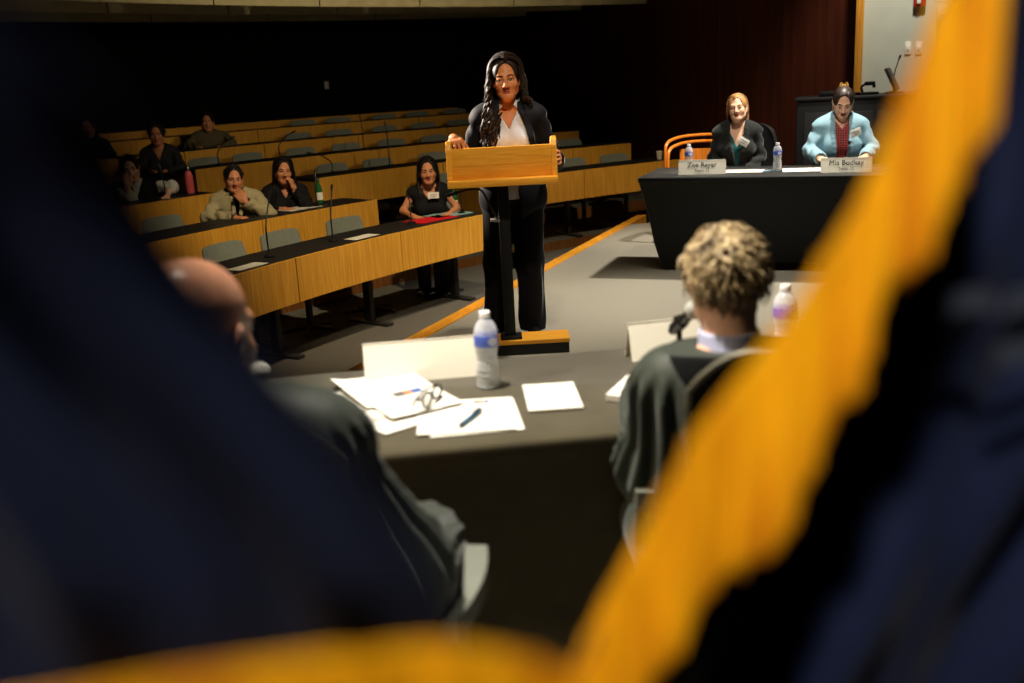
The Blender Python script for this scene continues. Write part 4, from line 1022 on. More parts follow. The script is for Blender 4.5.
# ------------------------------------------------------------------ the speaker
def halfplane(S, lo, hi, f, k=.004): S.fn(lo, hi, f, k, mode='sub')
def front_y(S, x, z):
    """y of the front surface of S at (x, z)"""
    i = int(round((x-S.lo[0])/S.h)); l = int(round((z-S.lo[2])/S.h)); col = S.F[i, :, l]; j = int(np.argmax(col < 0))
    return float(S.ax[1][j])
def speaker():
    root = thing('person', 'woman in open navy pantsuit and pale collared shirt standing behind the maple lectern', 'person', (.05, 5.95, 0), 0)
    J = dict(pel=V(0, .0, .94), neck=V(0, -.055, 1.425), sl=V(.152, -.045, 1.365), sr=V(-.152, -.045, 1.365),
             el=V(.262, .03, 1.08), er=V(-.268, .02, 1.09), wl=V(.262, -.22, 1.10), wr=V(-.312, -.255, 1.232),
             hl=V(.085, .0, .90), hr=V(-.085, 0, .90), kl=V(.085, -.01, .50), kr=V(-.115, -.01, .50), al=V(.085, .03, .10), ar=V(-.135, .03, .10),
             tl=V(.10, -.13, .03), tr=V(-.155, -.13, .03))
    H = hframe((-.004, -.105, 1.547), .985, yaw=-.06, pitch=.06, roll=-.05)
    for q in J: J[q] = J[q]*V(1, 1, .974) if q not in ('wr', 'wl', 'al', 'ar', 'tl', 'tr') else J[q]
    hr = hand_chunk(J['wr'], (.12, -.8, -.1), (.1, -.1, -1), 'r', (.45, .75, .6), thumb=.5)
    hl = hand_chunk(J['wl'], (.05, -1, .1), (-1, 0, -.1), 'l', (.25, .5, .4))
    make_body(root, J, H, [MATS['skin_tan'], MATS['lips'], MATS['eye_white'], MATS['eye_dark'], MATS['brow_dark']], True, .0038, hands=(hr, hl), inset=.010)
    # shirt
    S = Sdf((-.28, -.26, .86), (.28, .17, 1.50), .005)
    sdf_torso(S, J, .006)
    S.cap(V(0, -.05, 1.363), V(0, -.085, 1.438), .062, .060, .02)
    lo, hi = (-.3, -.3, .8), (.3, .2, 1.6)
    halfplane(S, lo, hi, lambda X, Y, Z: np.maximum(np.abs(X+.002)-.062*np.clip((Z-1.262)/.125, -.5, 1.25), Y+.06), .006)
    S.cap(V(0, -.05, 1.403), V(0, -.11, 1.523), .054, .058, .004, mode='sub')
    S.warp(folds(.0035, 34, seed=3))
    for q in (-1, 1):
        R = rotz(q*.55) @ roty(q*.75) @ rotx(-.35)
        S.box(V(q*.066, -.098, 1.388), (.046, .006, .022), .005, R, .004)
    mesh_from('shirt', [S.mesh()], [MATS['shirt_pale']], root)
    # jacket
    S = Sdf((-.42, -.36, .70), (.42, .24, 1.50), .0055)
    sdf_torso(S, J, .022)
    S.ell(V(0, .01, .86), (.205, .150, .16), None, .04)
    for q in 'lr': sdf_arm(S, J, q, .013, .015, puff=.004, w=.9)
    for q in (-1, 1): S.cap(V(q*.13, -.045, 1.348), V(q*.168, -.04, 1.331), .050, .046, .015)
    S.warp(folds(.005, 22, seed=5)); 
    for q in 'lr': sleeve_folds(S, J['s'+q], J['e'+q], .006, 46, None, None, .065); sleeve_folds(S, J['e'+q], J['w'+q], .005, 60, None, None, .05)
    w = lambda Z: np.interp(Z, [.68, .92, 1.09, 1.168, 1.265, 1.383, 1.42], [.055, .035, .085, .115, .095, .05, .05])
    for q in (-1, 1):
        zs = np.linspace(1.392, 1.09, 8); prev = None
        for z in zs:
            x = q*(float(w(np.array([z]))[0])+.018); y = front_y(S, x, z)
            pt = V(x, y+.010, z)
            if prev is not None: S.cap(prev, pt, .017, .017, .006)
            prev = pt
    halfplane(S, (-.5, -.5, .6), (.5, .3, 1.6), lambda X, Y, Z: np.maximum(np.abs(X)-w(Z), Y+.03), .004)
    S.cap(V(0, -.045, 1.363), V(0, -.09, 1.52), .066, .075, .006, mode='sub')
    halfplane(S, (-.5, -.5, .6), (.5, .3, 1.6), lambda X, Y, Z: Z-.755+.02*np.cos(X*16)+0*Y, .003)
    for q in 'lr': S.cap(J['w'+q]+(J['w'+q]-J['e'+q])*.02, J['w'+q]+(J['w'+q]-J['e'+q])*.4, .05, .07, .0, mode='sub')
    jk = mesh_from('suit_jacket', [S.mesh()], [MATS['suit_navy']], root)
    # trousers
    S = Sdf((-.30, -.22, .01), (.30, .20, 1.04), .0055)
    S.ell(V(0, .0, .93), (.172, .118, .13), None, 0)
    for q in 'lr':
        J2 = dict(J); J2['a'+q] = J['a'+q]+(J['a'+q]-J['k'+q])*.5; sdf_leg(S, J2, q, .012, .035, flare=.034)
    S.warp(folds(.004, 20, seed=8))
    for q in 'lr': sleeve_folds(S, J['k'+q], J['a'+q], .005, 30, None, None, .08, lengthwise=4)
    halfplane(S, (-.4, -.4, 0), (.4, .3, .2), lambda X, Y, Z: Z-.045+0*X+0*Y, .002)
    mesh_from('trousers', [S.mesh()], [MATS['trouser_navy']], root)
    for q in 'lr':
        S = Sdf(np.minimum(J['a'+q], J['t'+q])-.10, np.maximum(J['a'+q], J['t'+q])+.08, .005)
        a, t = J['a'+q], J['t'+q]
        S.cap(a+V(0, .02, -.05), t+V(0, -.02, .002), .040, .030, 0); S.cap(a+V(0, .03, -.03), V(a[0], a[1]+.03, .02), .026, .020, .01)
        halfplane(S, a-.4, a+.4, lambda X, Y, Z: Z-.002+0*X+0*Y, 0)
        mesh_from('shoe', [S.mesh()], [MATS['shoe_black']], root)
    # hair: long waves, in front of her right shoulder, behind the left one
    def push(q, i, rg):
        q = q.copy(); z = q[2]
        if q[0] < -.005:
            f = np.clip((1.46-z)/.14, 0, 1)
            tgt = V(-.075-.10*((i*37) % 10)/10, -.175-.03*((i*13) % 7)/7+.05*((i*37) % 10)/10, z); q = q*(1-.85*f)+tgt*.85*f
        else:
            f = np.clip((1.46-z)/.12, 0, 1)
            tgt = V(.085+.125*((i*37) % 10)/10, .03-.07*((i*37) % 10)/10, z); q = q*(1-.8*f)+tgt*.8*f
        return q
    mb = locks(H, 190, .40, part=.25, r=.0125, wave=.017, wlen=.095, phis=lambda rg: rg.choice([rg.uniform(68, 180), rg.uniform(180, 294)]), seed=4, push=push, vol=1.22, npts=22, droop=(75, 105))
    capc = hair_cap(H, .005, 1.12, (.010, -.095, -.03, .060, .085, .112), -.05, front=True)
    mb_join('hair', mb, [capc], MATS['hair_black_brown'], root)
    return root
# ------------------------------------------------------------------ seated people
mat('blazer_dark', (27, 30, 28), .8, .2, noise=.12, nscale=200, sheen=.15)
mat('blazer_blue', (136, 172, 186), .8, .2, noise=.05, nscale=120, sheen=.1)
mat('top_teal', (18, 78, 76), .7, .3, noise=.2, nscale=60)
def lattice_mat():
    m, nt, b = _nodes('blouse_lattice')
    tc = nt.nodes.new('ShaderNodeTexCoord'); mp = nt.nodes.new('ShaderNodeMapping'); mp.inputs['Rotation'].default_value = (0, PI/4, 0); mp.inputs['Scale'].default_value = (1, .001, 1)
    ck = nt.nodes.new('ShaderNodeTexChecker'); ck.inputs['Scale'].default_value = 75; ck.inputs[1].default_value = (*lin((176, 66, 58)), 1); ck.inputs[2].default_value = (*lin((96, 26, 34)), 1)
    nt.links.new(tc.outputs['Object'], mp.inputs[0]); nt.links.new(mp.outputs[0], ck.inputs[0]); nt.links.new(ck.outputs[0], b.inputs['Base Color']); b.inputs['Roughness'].default_value = .7
    return m
lattice_mat()
mat('jacket_beige', (156, 146, 112), .85, .2, noise=.12, nscale=60, bump=.05)
mat('cloth_black', (20, 20, 22), .85, .2, noise=.1, nscale=100)
mat('cloth_olive', (92, 86, 62), .85, .2, noise=.1, nscale=50)
mat('cloth_white', (206, 206, 200), .85, .2, noise=.05, nscale=50)
mat('cloth_charcoal', (44, 44, 46), .85, .2, noise=.1, nscale=50)
mat('robe_black', (48, 54, 45), .58, .35, noise=.10, nscale=140, sheen=.12)
mat('robe_velvet', (12, 12, 13), .95, .1, sheen=.1)
mat('collar_lilac', (176, 178, 206), .8, .2, noise=.04)
mat('gold', (214, 160, 70), .3, .5, metal=.8)
SKIN = lambda s: [MATS[s], MATS['lips'], MATS['eye_white'], MATS['eye_dark'], MATS['brow_dark']]
def seated(seat=.50, top=1.30, fem=True, lean=.0, sh=.155, twist=0., knee=.46, arms=None, side=0.):
    """joints of a seated figure facing -y; top is the crown height"""
    neck = top-.245
    J = dict(pel=V(0, .02, seat), neck=V(side, .02+lean, neck))
    c, s = math.cos(twist), math.sin(twist)
    J['sl'] = V(side+sh*c, .02+lean*.95+sh*s, neck-.062); J['sr'] = V(side-sh*c, .02+lean*.95-sh*s, neck-.062)
    J.update(el=J['sl']+V(.07, -.02, -.27), er=J['sr']+V(-.07, -.02, -.27))
    J.update(wl=J['el']+V(-.10, -.20, .03), wr=J['er']+V(.10, -.20, .03))
    J.update(hl=V(.09, -.02, seat-.0), hr=V(-.09, -.02, seat), kl=V(.11, -.44, seat-.02), kr=V(-.11, -.44, seat-.02), al=V(.11, -.36, .10), ar=V(-.11, -.36, .10), tl=V(.13, -.51, .03), tr=V(-.13, -.51, .03))
    if arms: J.update(arms)
    return J
def trousers_seated(root, J, m, h=.009):
    lo, hi = bounds({k: J[k] for k in ('pel', 'hl', 'hr', 'kl', 'kr', 'al', 'ar')}, .2)
    S = Sdf(lo, hi, h); S.ell(J['pel']+V(0, -.0, .02), (.185, .14, .12), None, 0)
    for q in 'lr':
        sdf_leg(S, J, q, .010, .03, flare=.012)
    mesh_from('trousers', [S.mesh()], [m], root)
    for q in 'lr':
        S = Sdf(np.minimum(J['a'+q], J['t'+q])-.10, np.maximum(J['a'+q], J['t'+q])+.09, .008); a, t = J['a'+q], J['t'+q]
        S.cap(a+V(0, .02, -.06), t+V(0, -.01, .005), .042, .032, 0)
        halfplane(S, a-.4, a+.4, lambda X, Y, Z: Z-.003+0*X+0*Y, 0); mesh_from('shoe', [S.mesh()], [MATS['shoe_black']], root)
def top_cloth(root, J, m, name, f=.012, fem=True, h=.007, w=1., sleeve=1.0, vneck=None, openw=None, fold=.004, armw=.9, seed=1, puff=.004, sub=None, hem=None, lapel=0., crew=.062, shoulder=0.):
    lo, hi = bounds({k: J[k] for k in ('pel', 'neck', 'sl', 'sr', 'el', 'er', 'wl', 'wr')}, .17)
    S = Sdf(lo, hi, h); sdf_torso(S, J, f, fem, w=w)
    N = J['neck']
    if sleeve > 0:
        for q in 'lr': sdf_arm(S, J, q, f*.6+.003, .014, upto=sleeve, w=armw, puff=puff)
    if shoulder:
        for q in 'lr': S.cap(J['s'+q]+V(0, 0, .012), J['s'+q]+(J['s'+q]-N)*V(1, 1, 0)*.22+V(0, 0, .006), .05, .045, .015)
    if fold:
        S.warp(folds(fold, 24, seed=seed))
        if sleeve > 0:
            for q in 'lr': sleeve_folds(S, J['s'+q], J['e'+q], fold*1.3, 48, None, None, .06); sleeve_folds(S, J['e'+q], J['w'+q], fold*1.3, 60, None, None, .05)
    if lapel and openw is not None:
        for q in (-1, 1):
            prev = None
            for z in np.linspace(N[2]-.03, N[2]-.28, 8):
                x = N[0]+q*(openw(z)+.016); y = front_y(S, x, z); pt = V(x, y+.010, z)
                if prev is not None: S.cap(prev, pt, .010+lapel, .010+lapel, .006)
                prev = pt
    L2, H2 = lo-1, hi+1
    if openw is not None: S.fn(L2, H2, lambda X, Y, Z: np.maximum(np.abs(X-N[0])-np.vectorize(openw)(Z), Y-N[1]+.0), .004, mode='sub')
    if vneck is not None: S.fn(L2, H2, lambda X, Y, Z: np.maximum(np.abs(X-N[0])-vneck[0]*np.clip((Z-(N[2]-vneck[1]))/vneck[1], -.5, 1.25), Y-N[1]+.0), .006, mode='sub')
    S.cap(N+V(0, .005, -.015), N+V(0, -.03, .12), crew, crew*1.1, .006, mode='sub')
    if sleeve >= 1:
        for q in 'lr': S.cap(J['w'+q]+(J['w'+q]-J['e'+q])*.02, J['w'+q]+(J['w'+q]-J['e'+q])*.5, .05, .07, .0, mode='sub')
    if sub: sub(S)
    if hem is not None: S.fn(L2, H2, lambda X, Y, Z: Z-hem+0*X+0*Y, .003, mode='sub')
    return mesh_from(name, [S.mesh()], [m], root)
def short_hair(root, H, m, h=.006, grow=1.09, n=90, ln=.045, seed=3, face=(.0, -.085, -.035, .066, .075, .095), down=-.045, r=.010):
    cap = hair_cap(H, h, grow, face, down, front=True)
    rg = np.random.default_rng(seed); mb = MB()
    for i in range(n):
        ph = rg.uniform(0, 2*PI); th = math.acos(rg.uniform(-.05, 1)); front = math.cos(ph) > .3
        if front and th > .98: continue
        d = V(math.sin(th)*math.sin(ph), -math.sin(th)*math.cos(ph), math.cos(th)); p0 = V(0, .016, .036)+d*V(.079, .098, .087)*grow
        tg = np.cross(d, V(math.cos(ph), math.sin(ph), .2)+rg.normal(size=3)*.3); tg /= np.linalg.norm(tg)+1e-9
        tg = tg*.5+V(0, 0, -.6)*(math.sin(th)); L = ln*rg.uniform(.6, 1.3)
        pts = [H['p'](*(p0-d*.008)), H['p'](*(p0+tg*L*.5+d*.006)), H['p'](*(p0+tg*L+d*.001))]
        mb.tube(curve_pts(pts, 5), np.array([.7, 1, 1, .8, .3])*r*H['s'], 5, flat=.6)
    return mb_join('hair', mb, [cap], m, root)

def panelist_dark():
    root = thing('person', 'seated woman with reddish blond hair in a dark blazer behind the Zoe Rayer card', 'person', (ZP[0], ZP[1], 0), rzp+.10)
    J = seated(.52, 1.305, True, -.02, .136, arms=None)
    J.update(el=V(.19, -.0, .79), er=V(-.19, -.0, .79), wl=V(.09, -.20, .685), wr=V(-.10, -.20, .685))
    H = hframe((.0, -.035, 1.198), .93, yaw=-.10, pitch=-.10, roll=-.10)
    hl = hand_chunk(J['wl'], (-.7, -.6, -.05), (0, .3, -1), 'l', (.3, .4, .3), h=.004); hr = hand_chunk(J['wr'], (.6, -.7, -.05), (0, .3, -1), 'r', (.3, .4, .3), h=.004)
    make_body(root, J, H, SKIN('skin_fair')[:4]+[MATS['brow_fair']], True, .006, hands=(hl, hr), inset=.010, hh=.0033)
    top_cloth(root, J, MATS['top_teal'], 'camisole', .006, True, .006, sleeve=0, vneck=(.085, .17), fold=.002, crew=.07)
    N = J['neck'][2]
    ow = lambda Z: float(np.interp(Z, [.6, .80, .90, 1.0, N-.02, N+.05], [.01, .02, .040, .060, .056, .06]))
    jk = top_cloth(root, J, MATS['blazer_dark'], 'blazer', .022, True, .006, openw=ow, lapel=.008, fold=.005, seed=11, shoulder=1, crew=.066)
    badge(root, V(.055, -.168, .935), rotz(.25) @ roty(.55), (.088, .062))
    trousers_seated(root, J, MATS['cloth_black'])
    def push(q, i, rg):
        q = q.copy(); f = np.clip((1.19-q[2])/.10, 0, 1)
        if q[0] > 0: tgt = V(.055+.035*((i*37) % 10)/10, .02-.04*((i*7) % 5)/5, q[2])
        else: tgt = V(-.06-.02*((i*37) % 10)/10, .06, q[2])
        return q*(1-.8*f)+tgt*.8*f
    mb = locks(H, 110, .17, part=-.1, r=.010, wave=.004, wlen=.12, phis=lambda rg: rg.choice([rg.uniform(95, 180), rg.uniform(180, 270)]), seed=6, push=push, vol=1.06, npts=16, droop=(75, 100))
    mb_join('hair', mb, [hair_cap(H, .006, 1.06, (0, -.100, -.025, .066, .080, .112), -.045, front=True)], MATS['hair_blond_red'], root)
def panelist_blue():
    root = thing('person', 'woman with pinned-up dark hair in a light blue jacket looking down at her papers', 'person', (MP[0], MP[1], 0), rzp+.16)
    J = seated(.54, 1.33, True, -.03, .148)
    J.update(el=V(.245, -.06, .845), er=V(-.24, -.06, .845), wl=V(.15, -.31, .800), wr=V(-.18, -.34, .800))
    H = hframe((.005, -.065, 1.215), .95, yaw=-.05, pitch=.42, roll=.03)
    hl = hand_chunk(J['wl'], (-.5, -.8, -.12), (0, -.2, -1), 'l', (.35, .5, .4), h=.004); hr = hand_chunk(J['wr'], (.35, -.85, -.12), (.2, -.2, -1), 'r', (.5, .7, .5), h=.004)
    make_body(root, J, H, SKIN('skin_fair')[:1]+[MATS['lips_red']]+SKIN('skin_fair')[2:], True, .006, hands=(hl, hr), inset=.010, hh=.0033)
    top_cloth(root, J, MATS['blouse_lattice'], 'patterned_blouse', .008, True, .006, sleeve=0, vneck=(.06, .075), fold=.002, crew=.062)
    N = J['neck'][2]
    ow = lambda Z: float(np.interp(Z, [.6, .80, .90, 1.0, N-.02, N+.05], [.035, .040, .046, .052, .052, .06]))
    top_cloth(root, J, MATS['blazer_blue'], 'jacket', .026, True, .006, openw=ow, lapel=.012, fold=.004, seed=12, shoulder=1, crew=.066, armw=.92, w=1.0)
    badge(root, V(.095, -.180, .985), rotz(.3) @ roty(-.32), (.088, .062))
    mb = MB(); mb.tube([(.045, -.20, .925), (.045, -.202, .895)], [.016, .010], 8); mb.build('lapel_microphone', MATS['plastic_black'], root)
    trousers_seated(root, J, MATS['cloth_black'])
    # swept-up hair with a clip, hoop earrings
    p = H['p']
    def ex(S, p, s, R): S.ell(p(0, .075, .085), np.array((.045, .040, .040))*s, R, .02)
    cap = hair_cap(H, .005, 1.08, (0, -.088, -.045, .062, .075, .098), -.05, ex, front=True)
    rg = np.random.default_rng(5); mb = MB()
    for i in range(70):
        ph = rg.uniform(.5, 2*PI-.5); th = rg.uniform(.9, 1.55)
        pts = []
        for t in np.linspace(0, 1, 7):
            a = th*(1-t)+.35*t; d = V(math.sin(a)*math.sin(ph), -math.sin(a)*math.cos(ph), math.cos(a)); q = V(0, .016, .036)+d*V(.079, .098, .087)*1.10; q = q*(1-t*t*.6)+V(0, .07, .105)*t*t*.6; pts.append(p(*q))
        mb.tube(pts, np.array([.5, .9, 1, 1, 1, .9, .6])*.0085, 5, flat=.5)
    o = mb_join('hair', mb, [cap], MATS['hair_dark_brown'], root)
    mb = MB()
    for q in (-1, 1): mb.tube([p(q*.03, .06, .115), p(q*.022, .085, .135), p(q*.012, .11, .115)], .010, 6)
    mb.tube([p(-.035, .075, .118), p(.035, .075, .118)], .010, 6); mb.build('hair_clip', MATS['gold'], o)
    for q in (-1, 1):
        mb = MB(); c = p(q*.080, .0, -.052); mb.tube([c+V(0, .012*math.cos(a), .018*math.sin(a)-.006) for a in np.linspace(0, 2*PI, 15)], .0028, 6, cap=False); mb.build('earring', MATS['gold'], root)

def robe(root, J, m, fem, h=.006, cut=.022, shoulder_r=.10, elbow_r=.115, wrist_r=.14, pleats=7, seed=1, w=1.06, amp=.013):
    lo, hi = bounds({k: J[k] for k in ('pel', 'neck', 'sl', 'sr', 'el', 'er', 'wl', 'wr', 'kl', 'kr', 'al', 'ar')}, .26)
    lo[2] = .02
    S = Sdf(lo, hi, h); sdf_torso(S, J, .022, fem, .05, w=w, bust=False)
    N = J['neck']
    for q in 'lr':
        s, e, wr = J['s'+q], J['e'+q], J['w'+q]
        out = (s-N)*V(1, 1, 0); out /= np.linalg.norm(out)
        S.cap(s-out*.02+V(0, 0, .0), e, .064, elbow_r, .03); S.cap(e, wr, elbow_r, wrist_r*.8, .04)
        S.cap(e+V(0, 0, -.01), (e+wr)/2+V(0, 0, -.08), elbow_r*.85, wrist_r*.7, .05)
        h0, kn, a = J['h'+q], J['k'+q], J['a'+q]
        S.cap(h0, kn, .12, .095, .05); S.cap(kn, V(kn[0], kn[1]+.0, .16), .09, .11, .05)
    S.cap((J['kl']+J['kr'])/2, (J['hl']+J['hr'])/2, .09, .11, .06); S.cap((J['kl']+J['kr'])/2, (J['kl']+J['kr'])/2*V(1, 1, 0)+V(0, 0, .16), .08, .10, .06)
    S.warp(folds(.004, 20, seed=seed), .05)
    for q in 'lr': sleeve_folds(S, J['s'+q]+V(0, 0, .03), J['e'+q], amp, 30, None, None, .095, lengthwise=pleats); sleeve_folds(S, J['e'+q], J['w'+q], amp*.45, 30, None, None, .105, lengthwise=pleats)
    S.cap(N+V(0, .0, -.02), N+V(0, -.02, .12), .066, .075, .008, mode='sub')
    for q in 'lr': S.cap(J['w'+q]+(J['w'+q]-J['e'+q])*.0, J['w'+q]+(J['w'+q]-J['e'+q])*.8, .075, .10, .0, mode='sub')
    halfplane(S, lo-1, hi+1, lambda X, Y, Z: Z-.05+0*X+0*Y, .002); halfplane(S, lo-1, hi+1, lambda X, Y, Z: N[2]+cut-Z+0*X+0*Y, .006)
    ro = mesh_from('robe', [S.mesh()], [m], root)
    return ro
def judge_curly():
    root = thing('person', 'judge in a black robe with curly grey blond hair, seen from behind', 'person', (.450, 1.95, 0), PI)
    J = seated(.52, 1.235, False, -.05, .165)
    J.update(sl=V(.130, -.02, .935), sr=V(-.130, -.02, .935), el=V(.145, -.06, .735), er=V(-.145, -.06, .735), wl=V(.10, -.33, .80), wr=V(-.10, -.33, .80))
    H = hframe((.0, -.085, 1.130), .89, yaw=.10, pitch=.10, roll=.04)
    hl = hand_chunk(J['wl'], (-.4, -.9, -.1), (0, -.2, -1), 'l', (.3, .4, .3), h=.004); hr = hand_chunk(J['wr'], (.4, -.9, -.1), (0, -.2, -1), 'r', (.3, .4, .3), h=.004)
    make_body(root, J, H, SKIN('skin_fair')[:4]+[MATS['brow_fair']], False, .006, hands=(hl, hr), inset=.014, hh=.0032, neck_r=.052)
    ro = robe(root, J, MATS['robe_black'], False, .005, seed=21, pleats=13, elbow_r=.084, wrist_r=.11, amp=.011)
    # velvet yoke band around the neck, shirt collar
    N = J['neck']
    S = Sdf(N-V(.24, .20, .22), N+V(.24, .22, .10), .0045)
    sdf_torso(S, J, .030, False, .05, w=1.06, bust=False)
    S.fn(N-1, N+1, lambda X, Y, Z: np.sqrt(((X-N[0])/1.0)**2+((Y-N[1]-.05)/1.0)**2*1.0+((Z-N[2]-.03)*1.25)**2)-.155, .004, mode='int') if False else None
    F = S.F; X, Y, Z = S.ax[0][:, None, None], S.ax[1][None, :, None], S.ax[2][None, None, :]
    S.F = np.maximum(F, (np.sqrt((X-N[0])**2+(Y-N[1]-.03)**2+((Z-N[2]-.01)*1.15)**2)-.140).astype(np.float32))
    S.cap(N+V(0, .0, -.03), N+V(0, -.02, .14), .064, .072, .006, mode='sub'); halfplane(S, N-1, N+1, lambda X, Y, Z: N[2]+.020-Z+0*X+0*Y, .005)
    mesh_from('velvet_collar', [S.mesh()], [MATS['robe_velvet']], ro)
    S = Sdf(N-V(.14, .14, .08), N+V(.14, .14, .14), .004)
    S.cap(N+V(0, .005, -.02), N+V(0, -.018, .055), .068, .062, 0); S.cap(N+V(0, .0, -.06), N+V(0, -.035, .16), .053, .055, .004, mode='sub')
    S.fn(N-1, N+1, lambda X, Y, Z: -(Z-(N[2]+.048))+0*X+0*Y, .004, mode='sub') if False else None
    S.F = np.maximum(S.F, (S.ax[2][None, None, :]-(N[2]+.050)+0*S.F).astype(np.float32))
    mesh_from('shirt_collar', [S.mesh()], [MATS['collar_lilac']], root)
    # curls: many small coiled locks
    p = H['p']; rg = np.random.default_rng(9); mb = MB()
    cap = hair_cap(H, .005, 1.10, (0, -.100, -.035, .068, .080, .105), -.075)
    for i in range(1500):
        ph = rg.uniform(0, 2*PI); ct = rg.uniform(-.62, 1.0); th = math.acos(ct)
        if math.cos(ph) > .35 and th > 1.0: continue
        d = V(math.sin(th)*math.sin(ph), -math.sin(th)*math.cos(ph), math.cos(th))
        vol = 1.07+.08*max(0, ct)+.05*rg.uniform(); low = ct < -.15
        if low: vol = 1.0+.03*rg.uniform()
        p0 = V(0, .016, .036)+d*V(.081, .098, .088)*vol
        tg = np.cross(d, rg.normal(size=3)); tg /= np.linalg.norm(tg)+1e-9; tg = tg*.38+V(.25*math.sin(ph*3), .15, -.9)*(.25+math.sin(th)); tg -= d*(tg@d)*.7; tg /= np.linalg.norm(tg)+1e-9
        sd = np.cross(d, tg); L = rg.uniform(.040, .085)*(.6 if low else 1); A = rg.uniform(.002, .007); f0 = rg.uniform(0, 6.28); tt = np.linspace(0, 1, 9)
        pts = [p(*(p0+tg*L*t+sd*A*math.sin(t*7+f0)+d*(.007*math.cos(t*7+f0)+.006*math.sin(PI*t)-.006))) for t in tt]
        mb.tube(pts, np.interp(tt, [0, .3, .8, 1], [.5, 1, .9, .15])*rg.uniform(.0016, .0034), 5, flat=.6)
    mb_join('hair', mb, [cap], MATS['hair_grey_blond'], root)
def judge_bald():
    root = thing('person', 'bald judge in a black robe seen from behind, half hidden by navy cloth', 'person', (-.490, 1.475, 0), PI-.18)
    J = seated(.52, 1.31, False, -.04, .18)
    J.update(sl=V(.20, -.02, 1.04), sr=V(-.20, -.02, 1.04), er=V(-.262, -.05, .79), el=V(.262, -.05, .79), wr=V(-.24, -.34, .70), wl=V(.20, -.34, .72))
    H = hframe((.0, -.02, 1.205), 1.06, yaw=-.06, pitch=.12, roll=.0)
    hl = hand_chunk(J['wl'], (-.4, -.9, -.1), (0, -.2, -1), 'l', (.3, .4, .3), h=.004); hr = hand_chunk(J['wr'], (.4, -.9, -.1), (0, -.2, -1), 'r', (.3, .4, .3), h=.004)
    make_body(root, J, H, SKIN('skin_ruddy'), False, .007, hands=(hl, hr), inset=.014, hh=.0038, neck_r=.060)
    robe(root, J, MATS['robe_black'], False, .0065, seed=31, cut=.075, pleats=15, amp=.012, elbow_r=.098, wrist_r=.10)
def audience(label, key, ang, top, skin, hairfn, clothfn, arms=None, head=None, lean=-.03, fem=True, r=.56, rz=0., h=.009, hands=(), sh=.15):
    k = KEYS.index(key); zf = ROWZ[key]-DESK_H; p = pol(R0+k*DR+r, ang, zf)
    root = thing('person', label, 'person', tuple(p), rz)
    root.scale = (.92, .92, .92); J = seated(.47, top, fem, lean, sh)
    J.update(kl=V(.10, -.36, .50), kr=V(-.10, -.36, .50), al=V(.10, -.06, .10), ar=V(-.10, -.06, .10), tl=V(.11, -.20, .03), tr=V(-.11, -.20, .03))
    if arms: J.update({q: V(*v) for q, v in arms.items()})
    hd = dict(c=(0, lean-.025, top-.112), yaw=0, pitch=.0, roll=0); hd.update(head or {})
    H = hframe(hd['c'], .98, hd['yaw'], hd['pitch'], hd['roll'])
    hc = [hand_chunk(J['w'+q], d, n, q, cu, h=.005) for q, d, n, cu in hands]
    make_body(root, J, H, SKIN(skin), fem, h, hands=hc, inset=.010, hh=.0045)
    clothfn(root, J); trousers_seated(root, J, MATS['cloth_charcoal'], .012); hairfn(root, H, J)
    return root, J, H
def long_straight(m, ln=.34, seed=2, frontside=True):
    def f(root, H, J):
        def push(q, i, rg):
            q = q.copy(); N = J['neck']; f = np.clip((N[2]+.06-q[2])/.10, 0, 1); s_ = 1 if q[0] > N[0] else -1
            fr = ((i*37) % 10)/10
            tgt = V(N[0]+s_*(.075+.05*fr), N[1]+(-.115+.16*fr if frontside else .06), q[2]); return q*(1-.85*f)+tgt*.85*f
        mb = locks(H, 90, ln, r=.013, wave=.003, wlen=.2, phis=lambda rg: rg.choice([rg.uniform(72, 180), rg.uniform(180, 288)]), seed=seed, push=push, vol=1.10, npts=15, droop=(78, 102))
        mb_join('hair', mb, [hair_cap(H, .007, 1.09, (0, -.095, -.03, .062, .085, .108), -.05, front=True)], MATS[m], root)
    return f
